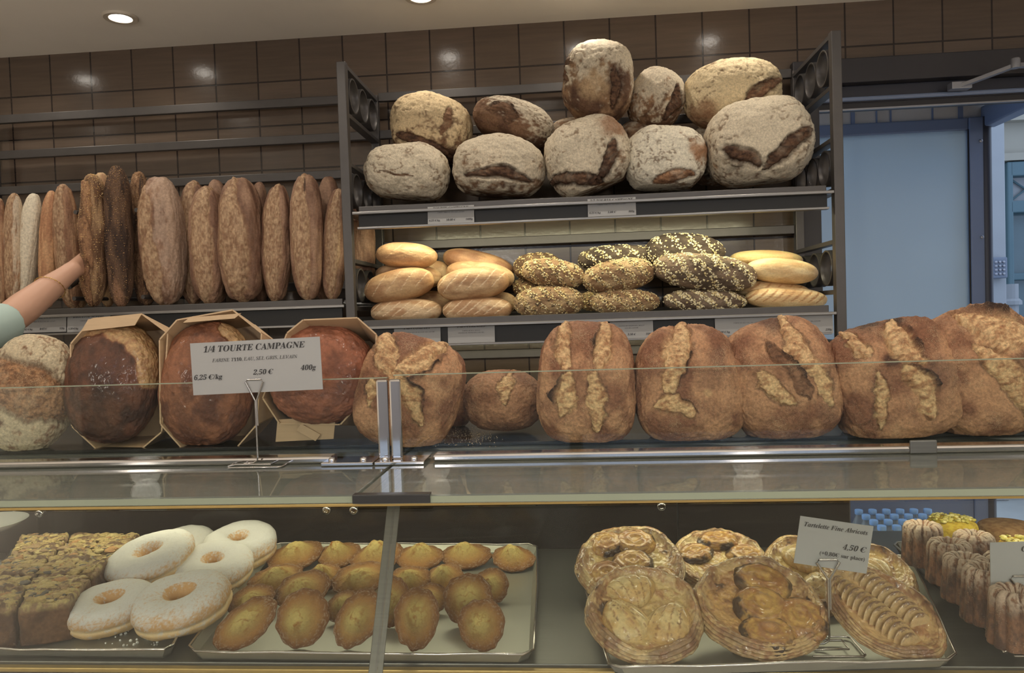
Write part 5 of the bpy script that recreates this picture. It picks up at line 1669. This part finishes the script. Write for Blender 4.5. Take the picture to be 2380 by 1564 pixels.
def tart(label, cx, cy, A, B, Y, tilt, spin, seed, fruits, name='fruit_tart', c1=(238, 204, 134), c2=(200, 142, 74), fill=(244, 206, 112), th=0.24):
    """oval of puff pastry with a swollen rim; fruits: (kind, u, v, length, width, angle, height, label)"""
    d, Fc = ico(7)
    s = mpp(cx, cy, Y)
    a, b_ = A * s, B * s
    rho = np.hypot(d[:, 0], d[:, 1])
    ang = np.arctan2(d[:, 1], d[:, 0])
    top = d[:, 2] > 0
    n1 = fbm(d + seed * 3.7, 2.0, 3, seed)
    n2 = fbm(d + seed * 3.7, 6.0, 4, seed + 5)
    n3 = fbm(d + seed * 3.7, 16.0, 3, seed + 9)
    # map so that more of the mesh lies on the top face
    r = np.where(top, np.sqrt(np.clip(1 - d[:, 2] ** 1.6, 0, 1)), rho)
    dirx, diry = np.cos(ang), np.sin(ang)
    e1_ = fbm(np.c_[dirx, diry, 0 * dirx] * 1.6 + seed, 1.0, 3, seed) - 0.5
    e2_ = fbm(np.c_[dirx, diry, 0 * dirx] * 6 + seed, 1.0, 3, seed + 1) - 0.5
    edge = 1 + 0.14 * e1_ + 0.06 * e2_
    rim = np.exp(-((r - 0.88 - 0.10 * e1_) / (0.09 + 0.06 * e2_)) ** 2)
    lay = 0.025 * np.sin(d[:, 2] * 70 + 6 * n2) * (rho > 0.9)
    zt = th * 0.45 + rim * (0.12 + 0.22 * (n1 - 0.5)) + 0.05 * (n2 - 0.5) + 0.03 * (n3 - 0.5) - 0.06 * sstep(0.75, 0.3, r)
    zt = np.where(r > 0.9, zt * np.sqrt(np.clip(1 - ((r - 0.9) / 0.1) ** 2, 0, 1)), zt)
    zb = -th * 0.5 * np.sqrt(np.clip(1 - rho ** 4, 0, 1))
    z = np.where(top, zt, zb)
    R_ = r * edge * (1 + lay)
    p = np.c_[dirx * R_ * a, diry * R_ * b_, z * min(a, b_)]
    col = mixc(lin(c1), lin(c2), sstep(0.40, 0.64, n2 * 0.6 + n3 * 0.4))
    col = mixc(col, mixc(lin(fill), lin(c2), sstep(0.45, 0.7, n2)), sstep(0.78, 0.66, r + 0.2 * (n2 - 0.5)) * top * 0.9)
    col = mixc(col, lin(136, 80, 42), sstep(0.58, 0.74, n1 + 0.12 * rim + 0.25 * (n3 - 0.5)) * top * 0.65)
    col = mixc(col, lin(58, 40, 32), sstep(0.69, 0.75, n2 * 0.6 + n1 * 0.5) * sstep(0.35, 0.6, r) * sstep(-0.75, -0.5, d[:, 1]) * top * 0.8)
    col = mixc(col, mixc(lin(216, 186, 126), lin(160, 112, 62), sstep(0.4, 0.6, fbm(np.c_[ang * 2, d[:, 2] * 30, 0 * ang], 1.0, 3, seed))), (~top) * 0.7)
    col = desat(col, 0.86) * 0.80
    R = Matrix.Rotation(math.radians(tilt), 4, 'X') @ Matrix.Rotation(math.radians(spin), 4, 'Z')
    Y2 = settle(p, R.to_euler(), at(cx, cy, Y), Y, TZ + 0.0006)
    a, b_, p, Y = a * Y2 / Y, b_ * Y2 / Y, p * Y2 / Y, Y2
    me = mesh_np(name, p, Fc, col)
    o = link(name, me, M['pastry'], None, at(cx, cy, Y), R.to_euler())
    tag(o, label, 'tart', TARTG)
    m = min(a, b_)
    fd, fF = ico(5)
    for k, (kind, u, v, ln, wd, fa_, hgt) in enumerate(fruits):
        q = fd.copy()
        nn_ = fbm(q + seed + 2.3 * k, 2.5, 3, seed + k)
        n5 = fbm(q + seed + 2.3 * k, 9.0, 3, seed + k)
        c_, s_ = math.cos(math.radians(fa_)), math.sin(math.radians(fa_))
        if kind == 'apple_slice':
            # thin half-moon standing nearly upright
            x, y, zz = q[:, 0] * ln, q[:, 1] * wd, q[:, 2] * hgt
            zz = np.where(zz < 0, zz * 0.5, zz) - 0.35 * (q[:, 0] ** 2) * hgt
            y = y + 0.55 * zz
            pc = mixc(lin(236, 204, 142), lin(208, 160, 98), nn_)
            pc = mixc(pc, lin(110, 68, 48), sstep(0.74, 1.0, q[:, 2] + 0.5 * (n5 - 0.5)) * 0.9)
        elif kind == 'pear_half':
            taper = 1 - 0.35 * q[:, 1]
            x, y, zz = q[:, 0] * ln * taper, q[:, 1] * wd, q[:, 2] * hgt
            ph_ = (q[:, 0] * 2.6 + 0.35 * q[:, 1] + 7.0) % 1.0
            groove = np.where(ph_ < 0.10, -1.0, 1.0 - ph_)
            zz = np.where(q[:, 2] > 0, zz * (1 + 0.16 * (0.5 - ph_)), zz * 0.3)
            pc = mixc(lin(244, 214, 146), lin(228, 184, 108), sstep(0.35, 0.65, nn_))
            pc = mixc(pc, lin(170, 112, 58), (groove < -0.5) * 0.7 * (q[:, 2] > 0))
            pc = mixc(pc, lin(120, 66, 38), sstep(0.66, 0.74, n5) * sstep(0.3, 0.9, q[:, 2]) * 0.8)
        else:
            x, y, zz = q[:, 0] * ln, q[:, 1] * wd, q[:, 2] * hgt
            rr = np.hypot(q[:, 0], q[:, 1])
            x = x * (1 + 0.25 * (nn_ - 0.5))
            y = y * (1 + 0.30 * (n5 - 0.5))
            zz = np.where(q[:, 2] > 0, zz * (1 - 0.32 * np.exp(-(rr / 0.55) ** 2) + 0.07 * np.cos(rr * 15 + 3 * nn_)) * (1 + 0.4 * (nn_ - 0.5)), zz * 0.3)
            pc = mixc(lin(226, 176, 82), lin(184, 122, 60), sstep(0.35, 0.65, 0.5 * nn_ + 0.5 * n5))
            pc = mixc(pc, lin(150, 92, 48), sstep(0.5, 0.9, np.cos(rr * 15 + 3 * nn_)) * 0.35)
            aa_ = fbm(np.c_[q[:, :2], 0 * rr] * 1.2 + k * 3 + seed, 1.0, 2, seed + k)
            pc = mixc(pc, lin(52, 36, 32), sstep(0.74, 0.86, rr + 0.35 * (n5 - 0.5)) * sstep(0.42, 0.52, aa_) * 0.92)
        pc = desat(pc, 0.92) * 0.80
        X = x * c_ - y * s_
        Yv = x * s_ + y * c_
        V = np.c_[u * a + X * m, v * b_ + Yv * m, (th * 0.30 + zz) * m]
        link(kind, mesh_np(kind, V, fF, pc), M['pastry'], o)
    return o


tart('pear tart at the front left of the tart tray, three fanned pear halves', 1497, 1428, 133, 136, 0.905, 26, 0, 1,
     [('pear_half', -0.38, -0.22, 0.40, 0.48, 25, 0.26), ('pear_half', 0.42, -0.28, 0.40, 0.48, -25, 0.24), ('pear_half', -0.18, 0.42, 0.44, 0.36, 190, 0.24)], c1=(236, 200, 134), c2=(198, 142, 82), fill=(240, 204, 124))
tart('apricot tart behind the front pear tart, blackened apricot rims', 1463, 1318, 122, 125, 1.03, 26, 0, 2,
     [('apricot_half', 0.05, 0, 0.41, 0.33, 5, 0.21), ('apricot_half', -0.45, -0.3, 0.38, 0.35, 20, 0.19), ('apricot_half', 0.15, 0.55, 0.43, 0.33, 0, 0.19), ('apricot_half', -0.4, 0.5, 0.36, 0.30, 30, 0.19), ('apricot_half', 0.6, -0.4, 0.31, 0.30, 60, 0.19)])
tart('apricot tart at the front middle of the tray, glossy with one burnt patch', 1760, 1412, 146, 143, 0.905, 26, -10, 3,
     [('apricot_half', 0.05, -0.08, 0.43, 0.43, 0, 0.23), ('apricot_half', 0.1, 0.48, 0.50, 0.38, -20, 0.19), ('apricot_half', 0.62, -0.22, 0.41, 0.43, 30, 0.21), ('apricot_half', 0.12, -0.6, 0.46, 0.35, 0, 0.21)], c1=(232, 190, 120), c2=(188, 128, 68), fill=(234, 178, 92))
tart('apricot tart at the back middle of the tray, behind the glossy one', 1675, 1310, 112, 108, 1.06, 22, 0, 4,
     [('apricot_half', 0.05, 0.62, 0.46, 0.28, 0, 0.23), ('apricot_half', -0.5, 0.2, 0.43, 0.30, 20, 0.19), ('apricot_half', 0.55, 0.15, 0.43, 0.30, -10, 0.19)])
tart('pear tart at the back, partly behind the apricot tart card', 1880, 1336, 104, 122, 1.04, 22, 0, 5,
     [('pear_half', 0.0, 0.35, 0.46, 0.44, 180, 0.28), ('pear_half', 0.10, -0.40, 0.44, 0.40, 0, 0.24)], c1=(236, 194, 112), fill=(244, 206, 112))
tart('pale tart at the back right of the tray, behind the apple tart', 2035, 1345, 88, 110, 1.07, 22, 0, 6,
     [('pear_half', 0.1, 0.2, 0.40, 0.50, 200, 0.24)], c1=(236, 194, 112), fill=(240, 198, 104))
apples = []
for k in range(13):
    t = k / 12
    apples.append(('apple_slice', -0.30 + 0.10 * math.sin(2.6 * t), 0.72 - 1.40 * t, 0.30 + 0.08 * math.sin(math.pi * t), 0.06, 6 - 16 * t, 0.24))
for k in range(11):
    t = k / 10
    apples.append(('apple_slice', 0.36 + 0.06 * math.sin(2.6 * t), 0.74 - 1.25 * t, 0.28 + 0.06 * math.sin(math.pi * t), 0.06, -10 - 10 * t, 0.22))
tart('apple tart at the front right of the tray, two rows of dark-edged apple slices', 2050, 1424, 106, 136, 0.915, 30, 32, 7, apples, c1=(232, 188, 118), c2=(184, 124, 66), fill=(224, 176, 104))

# ------------------------------------------------------------------ fluted cakes


def fluted_cake(label, cx, ytop, ybot, hw, Y, seed, light=0.0):
    nu, prof = 144, [(0.0, 0.80), (0.10, 0.80), (0.18, 0.83), (0.28, 0.95), (0.40, 1.02), (0.55, 1.04), (0.68, 1.02), (0.78, 1.0), (0.85, 0.97), (0.90, 0.88)]
    s = mpp(cx, (ytop + ybot) / 2, Y)
    a = hw * s
    base = at(cx, ybot, Y)
    top = at(cx, ytop, Y + a * 0.55)
    h = max(top[2] - base[2], 0.04)
    z0 = base[2] + 0.003
    # rings from the dimple over the shoulder down the side
    rings = [(0.02, 0.80), (0.14, 0.80), (0.24, 0.84), (0.36, 0.95), (0.50, 1.02), (0.64, 1.03), (0.76, 1.00), (0.86, 0.94), (0.90, 0.84), (0.91, 0.7), (0.93, 0.55), (0.95, 0.4), (0.97, 0.25), (0.99, 0.12), (1.0, 0.03), (0.97, 0.0), (0.5, 0.0), (0.02, 0.0)]
    rings2 = []
    for k in range(len(rings) - 1):
        for t in np.linspace(0, 1, 5, endpoint=False):
            rings2.append((rings[k][0] + (rings[k + 1][0] - rings[k][0]) * t, rings[k][1] + (rings[k + 1][1] - rings[k][1]) * t))
    rings2.append(rings[-1])
    th_ = np.linspace(0, 2 * np.pi, nu, endpoint=False)
    rg = np.array(rings2)
    T, Ri = np.meshgrid(th_, np.arange(len(rg)))
    T, Ri = T.ravel(), Ri.ravel()
    r, z = rg[Ri, 0], rg[Ri, 1]
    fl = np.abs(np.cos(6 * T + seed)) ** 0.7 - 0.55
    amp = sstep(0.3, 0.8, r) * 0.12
    dirv = np.c_[np.cos(T), np.sin(T), z]
    n1 = fbm(dirv + seed * 3.1, 2.5, 3, seed)
    n2 = fbm(dirv + seed * 3.1, 12.0, 4, seed + 7)
    rr = r * (1 + amp * fl + 0.03 * (n2 - 0.5) + 0.05 * (n1 - 0.5))
    zz = z + 0.03 * (n2 - 0.5) * (z > 0.3) + 0.04 * fl * sstep(0.4, 0.7, r) * (z > 0.8)
    V = np.c_[np.cos(T) * rr * a, np.sin(T) * rr * a, zz * h]
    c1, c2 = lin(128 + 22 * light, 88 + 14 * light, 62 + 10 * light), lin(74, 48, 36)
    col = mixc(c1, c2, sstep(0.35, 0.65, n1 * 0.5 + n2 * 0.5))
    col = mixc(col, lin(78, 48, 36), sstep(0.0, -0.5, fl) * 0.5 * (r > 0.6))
    col = mixc(col, lin(206, 184, 164), sstep(0.55, 0.95, z) * sstep(0.42, 0.60, n2 + 0.35 * fl) * 0.8)
    nR = len(rg)
    idx = np.arange(nu * nR).reshape(nR, nu)
    Fq = np.stack([idx[:-1], idx[1:], np.roll(idx, -1, 1)[1:], np.roll(idx, -1, 1)[:-1]], -1).reshape(-1, 4)
    me = mesh_np('fluted_cake', V, Fq, col)
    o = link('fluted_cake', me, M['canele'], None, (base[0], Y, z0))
    tag(o, label, 'fluted cake', 'small caramelised fluted cakes on the dark tray')
    return o


CAN = [('fluted caramel cake at the back left corner of the dark tray', 2146, 1216, 1313, 45, 1.07, .6), ('second fluted caramel cake down the left edge of the dark tray', 2208, 1256, 1357, 49, 0.985, .9),
       ('fluted caramel cake in the second file, before the pistachio sponge', 2264, 1238, 1325, 46, 1.06, .5), ('third fluted caramel cake down the left edge of the dark tray', 2246, 1291, 1398, 51, 0.925, .3),
       ('fourth fluted caramel cake down the left edge of the dark tray', 2296, 1316, 1447, 55, 0.862, .2), ('fluted caramel cake peeping out left of the cut-off card', 2338, 1288, 1385, 48, 0.98, .2),
       ('nearest fluted caramel cake, at the front right below the cut-off card', 2364, 1366, 1503, 60, 0.805, .1), ('fluted caramel cake in the second file, behind the cut-off card', 2372, 1320, 1440, 50, 0.90, .2)]
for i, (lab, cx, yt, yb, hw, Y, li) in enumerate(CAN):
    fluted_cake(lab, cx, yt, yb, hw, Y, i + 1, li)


def round_cake(name, label, cx, ytop, hw, Y, c1, c2, seed, hz=None, topping=None, group=None):
    s = mpp(cx, ytop, Y)
    a = hw * s
    zb = TZ + 0.004
    ztop = at(cx, ytop, Y + a * 0.7)[2]
    h = ztop - zb
    d, Fc = ico(6)
    p = dough(d, 5.0)
    r = np.hypot(p[:, 0], p[:, 1])
    rr = np.hypot(d[:, 0], d[:, 1])
    rad = dough(np.c_[rr, 0 * rr, d[:, 2]], 5.0)
    ang = np.arctan2(d[:, 1], d[:, 0])
    n2 = fbm(d + seed, 9.0, 4, seed)
    n1 = fbm(d + seed, 2.0, 3, seed + 2)
    R_ = rad[:, 0] * (1 - 0.06 * rad[:, 2]) * (1 + 0.03 * (n1 - 0.5))
    z = (rad[:, 2] + 1) / 2 + 0.06 * np.clip(1 - R_ ** 2, 0, 1) * (rad[:, 2] > 0)
    V = np.c_[np.cos(ang) * R_ * a, np.sin(ang) * R_ * a, z * h]
    col = mixc(lin(c1), lin(c2), sstep(0.4, 0.62, n2))
    col = mixc(col, lin(c1) * 0.72, sstep(0.62, 0.7, n2) * 0.6)
    me = mesh_np(name, V, Fc, col)
    ctr = at(cx, ytop, Y)
    o = link(name, me, M['sponge'], None, (ctr[0], Y, zb))
    tag(o, label, 'cake', group)
    if topping:
        rs = np.random.RandomState(seed)
        V3, F3 = ico(2)
        vs, fs, cs = [], [], []
        for k in range(topping):
            q, rad_ = rs.uniform(0, 2 * math.pi), math.sqrt(rs.uniform(0, 1)) * 0.82
            sc_ = rs.uniform(0.0012, 0.0036) * np.array([rs.uniform(0.6, 1.5), 1, 0.7])
            A_ = rs.uniform(0, 3)
            W_ = V3 * sc_
            W_ = np.c_[W_[:, 0] * math.cos(A_) - W_[:, 1] * math.sin(A_), W_[:, 0] * math.sin(A_) + W_[:, 1] * math.cos(A_), W_[:, 2]]
            vs.append(W_ + [math.cos(q) * rad_ * a, math.sin(q) * rad_ * a, h * (1 + 0.06 * (1 - rad_ ** 2)) + 0.001])
            fs.append(F3 + k * len(V3))
            cs.append(np.repeat(lin([(190, 176, 84), (226, 214, 150), (150, 140, 60), (204, 190, 110)][rs.randint(4)])[None], len(V3), 0))
        t = link('pistachio_topping', mesh_np('pistachio_topping', np.vstack(vs), np.vstack(fs), np.vstack(cs)), M['seed'], o)
        t['kind'] = 'stuff'
    return o


round_cake('pistachio_sponge', 'small yellow sponge cake topped with chopped pistachios, behind the fluted cakes', 2211, 1196, 56, 1.19, (214, 186, 70), (196, 160, 58), 1, topping=110, group='yellow sponge cakes with chopped nuts')
round_cake('brown_sponge', 'round light brown sponge cake at the back right corner', 2345, 1203, 66, 1.22, (176, 136, 92), (150, 108, 70), 2)
round_cake('pistachio_sponge', 'small yellow sponge cake at the right edge, just above the cut-off card', 2368, 1248, 44, 1.09, (220, 180, 66), (204, 160, 56), 3, topping=90, group='yellow sponge cakes with chopped nuts')

# ------------------------------------------------------------------ water bottles behind the case
BZ = at(2060, 1187, 3.08)[2] - 0.205
bp_ = at(2090, 1190, 3.0)
o = MB().box(bp_[0] - 0.26, bp_[0] + 0.42, 2.78, 3.16, 0.0, BZ).build('plinth', M['plinth'], None, 0.01)
tag(o, 'low grey plinth beneath the pack of water bottles', 'plinth')


def bottle(x, y, label):
    t = thing('water_bottle', label, 'bottle', (x, y, BZ), 'clear water bottles with blue caps')
    MB().lathe([(0.024, 0.0), (0.028, 0.004), (0.029, 0.02), (0.0275, 0.03), (0.029, 0.04), (0.029, 0.11), (0.0275, 0.115), (0.029, 0.125), (0.026, 0.145), (0.017, 0.168), (0.0125, 0.178), (0.0125, 0.19)], 20, (x, y, BZ)).build('bottle_body', M['bottle'], t, 0, True)
    MB().lathe([(0.0292, 0.055), (0.0295, 0.056), (0.0295, 0.10), (0.0292, 0.101)], 20, (x, y, BZ), cap=False).build('paper_label', plain_label, t, 0, True)
    MB().lathe([(0.0150, 0.187), (0.0158, 0.189), (0.0158, 0.203), (0.0145, 0.2055), (0.004, 0.206)], 18, (x, y, BZ)).build('cap', M['cap'], t, 0, True)


plain_label = plain('pale bottle label', (196, 196, 214), 0.5)
ORD = ['first', 'second', 'third', 'fourth', 'fifth', 'sixth']
ROWN = ['back', 'third', 'second', 'front']
for j in range(4):
    for i in range(6):
        bottle(at(1996 + 32 * i, 1187, 3.10)[0] + (0.0 if j % 2 == 0 else 0.0), 3.10 - 0.075 * j, 'blue-capped water bottle, %s from the left in the %s row of the pack' % (ORD[i], ROWN[j]))

# ------------------------------------------------------------------ person reaching in from the left
A_ = lambda x, y, Y: np.array(at(x, y, Y))
elbow = A_(8, 752, 1.80)
wrist = A_(168, 628, 2.035)
sh_r = np.array([-1.46, 1.54, 1.40])
sh_l = np.array([-1.80, 1.38, 1.40])
neckb = (sh_r + sh_l) / 2 + [0, 0, 0.03]
head = neckb + np.array([0.03, 0.03, 0.20])
pel = np.array([-1.64, 1.46, 0.92])


def seg(b, p, q, r0, r1, n=16, k=8):
    pts = [p + (q - p) * t for t in np.linspace(0, 1, k)]
    b.tube(pts, [r0 + (r1 - r0) * t for t in np.linspace(0, 1, k)], n)
    b.sphere(p, r0 * 0.995, n, 10)
    b.sphere(q, r1 * 0.995, n, 10)


def limb(b, pts, rs_, n=18):
    for k in range(len(pts) - 1):
        seg(b, pts[k], pts[k + 1], rs_[k], rs_[k + 1], n)


body = MB()
fdir = (wrist - elbow) / np.linalg.norm(wrist - elbow)
limb(body, [sh_r, sh_r + (elbow - sh_r) * 0.5, elbow, elbow + (wrist - elbow) * 0.28, elbow + (wrist - elbow) * 0.62, elbow + (wrist - elbow) * 0.88, wrist],
     [0.050, 0.046, 0.041, 0.0425, 0.036, 0.0275, 0.0255])
# hand: palm and five fingers closing on the loaf
palm2 = A_(207, 604, 2.18)
for off in (-0.022, -0.007, 0.008, 0.021):
    o_ = np.array([0.2 * off, -0.2 * off, -off])
    seg(body, wrist + o_ * 0.45, palm2 + o_ * 1.1, 0.0165, 0.0135, 12, 6)
fing = [(-0.033, 0.072), (-0.011, 0.080), (0.011, 0.074), (0.032, 0.058)]
for off, ln in fing:
    k0 = palm2 + np.array([0.004, 0.0, -off])
    k1 = k0 + np.array([0.34, 0.92, -0.10]) * ln * 0.45
    k2 = k1 + np.array([0.85, 0.50, -0.16]) * ln * 0.33
    k3 = k2 + np.array([0.95, 0.0, -0.30]) * ln * 0.28
    limb(body, [k0, k1, k2, k3], [0.0095, 0.0088, 0.0080, 0.0068], 10)
t0 = wrist + (palm2 - wrist) * 0.35 + np.array([-0.006, 0.012, -0.018])
t1 = t0 + np.array([0.006, 0.034, -0.016])
t2 = t1 + np.array([0.012, 0.030, -0.006])
limb(body, [t0, t1, t2], [0.0125, 0.0105, 0.0085], 10)
# other arm, hanging; neck, head, torso, legs
le = sh_l + np.array([-0.07, 0.05, -0.29])
lw = le + np.array([0.05, 0.12, -0.22])
limb(body, [sh_l, le, lw], [0.050, 0.042, 0.027])
seg(body, lw, lw + np.array([0.01, 0.03, -0.08]), 0.030, 0.026)
for k in range(4):
    f0 = lw + np.array([-0.022 + 0.015 * k, 0.03, -0.085])
    limb(body, [f0, f0 + np.array([0, 0.012, -0.04]), f0 + np.array([0, 0.028, -0.065])], [0.009, 0.0085, 0.007], 10)
limb(body, [lw + np.array([0.022, 0.02, -0.03]), lw + np.array([0.042, 0.045, -0.06]), lw + np.array([0.045, 0.055, -0.085])], [0.011, 0.010, 0.008], 10)
seg(body, neckb, head + [0, 0, -0.06], 0.052, 0.050)
body.sphere(head, 0.098, 24, 16, (0.80, 0.98, 1.14))
body.sphere(head + np.array([0.03, 0.045, -0.062]), 0.058, 16, 10, (0.9, 1, 0.9))
fwd = np.array([0.45, 0.89, 0])
fwd /= np.linalg.norm(fwd)
body.sphere(head + fwd * 0.098 + [0, 0, -0.022], 0.016, 10, 8, (0.8, 0.9, 1.5))
body.sphere(head + fwd * 0.090 + [0, 0, -0.066], 0.016, 10, 8, (1.3, 0.6, 0.6))
sidev = np.array([fwd[1], -fwd[0], 0])
for sg in (-1, 1):
    body.sphere(head + sidev * sg * 0.080 + [0, 0, -0.012], 0.026, 10, 8, (0.45, 0.6, 1.2))
    seg(body, pel + sidev * sg * 0.085, pel + sidev * sg * 0.09 + [0, 0, -0.42], 0.080, 0.055)
    seg(body, pel + sidev * sg * 0.09 + [0, 0, -0.42], pel + sidev * sg * 0.09 + [0, -0.02, -0.83], 0.054, 0.036)
    seg(body, pel + sidev * sg * 0.09 + [0, -0.02, -0.865], pel + sidev * sg * 0.09 + fwd * 0.15 + [0, 0, -0.872], 0.032, 0.026)
for t in np.linspace(0, 1, 9):
    c_ = pel + (neckb - pel) * t
    wd = [0.155, 0.150, 0.140, 0.132, 0.135, 0.145, 0.155, 0.15, 0.075][int(round(t * 8))]
    body.tube([c_ - sidev * wd * 0.5, c_ + sidev * wd * 0.5], 0.088 if t < 0.95 else 0.05, 16)
    for sg in (-1, 1):
        body.sphere(c_ + sidev * sg * wd * 0.5, 0.088 if t < 0.95 else 0.05, 16, 10)
pr = thing('person', 'person in a pale green short-sleeved top reaching right for a baguette', 'person', (pel[0], pel[1], 0))


def remeshed(mb, name, mat, voxel, smooth=4):
    o = mb.build(name, mat, pr)
    r = o.modifiers.new('one surface', 'REMESH')
    r.mode = 'VOXEL'
    r.voxel_size = voxel
    r.use_smooth_shade = True
    s_ = o.modifiers.new('soften', 'SMOOTH')
    s_.iterations = smooth
    s_.factor = 0.5
    return o


remeshed(body, 'body', M['skin'], 0.0045, 5)
shirt = MB()
for t in np.linspace(0, 1, 9):
    c_ = pel + (neckb - pel) * t
    wd = [0.17, 0.165, 0.155, 0.147, 0.15, 0.16, 0.17, 0.15, 0.10][int(round(t * 8))]
    shirt.tube([c_ - sidev * wd * 0.5, c_ + sidev * wd * 0.5], 0.098 if t < 0.95 else 0.060, 16)
    for sg in (-1, 1):
        shirt.sphere(c_ + sidev * sg * wd * 0.5, 0.098 if t < 0.95 else 0.060, 16, 10)
slv = A_(16, 748, 1.80)
pts = [sh_r + (slv - sh_r) * t for t in np.linspace(0, 1, 8)]
shirt.sphere(sh_r, 0.066, 16, 10)
shirt.tube(pts, [0.064, 0.062, 0.060, 0.058, 0.056, 0.054, 0.053, 0.052], 20)
limb(shirt, [sh_l, sh_l + (le - sh_l) * 0.8], [0.064, 0.054])
remeshed(shirt, 'short_sleeved_top', M['shirt'], 0.006, 3)
tr = MB()
seg(tr, pel - sidev * 0.07, pel + sidev * 0.07, 0.105, 0.105)
for sg in (-1, 1):
    limb(tr, [pel + sidev * sg * 0.085, pel + sidev * sg * 0.09 + [0, 0, -0.42], pel + sidev * sg * 0.09 + [0, -0.02, -0.80]], [0.092, 0.070, 0.055])
remeshed(tr, 'trousers', M['trousers'], 0.008)
hair = MB()
hair.sphere(head + np.array([-0.012, -0.026, 0.028]), 0.103, 24, 16, (0.86, 0.95, 1.08))
seg(hair, head + np.array([-0.03, -0.075, -0.01]), head + np.array([-0.05, -0.10, -0.20]), 0.045, 0.022)
remeshed(hair, 'hair', M['hair'], 0.007)
# fine gold chain round the forearm
bc = A_(117, 668, 1.95)
ax = fdir
e1 = np.cross(ax, [0, 0, 1.0])
e1 /= np.linalg.norm(e1)
e2 = np.cross(e1, ax)
tb = (bc - elbow) @ fdir
bc = elbow + fdir * tb
rb = 0.0385
b = MB()
pts = [bc + rb * (math.cos(q) * e1 + math.sin(q) * e2) + fdir * 0.010 * math.sin(q + 2.4) for q in np.linspace(0, 2 * math.pi, 60, endpoint=False)]
b.tube(pts, [0.0009 if k % 3 else 0.0018 for k in range(60)], 8, closed=True)
b.build('bracelet', M['gold'], pr, 0, True)
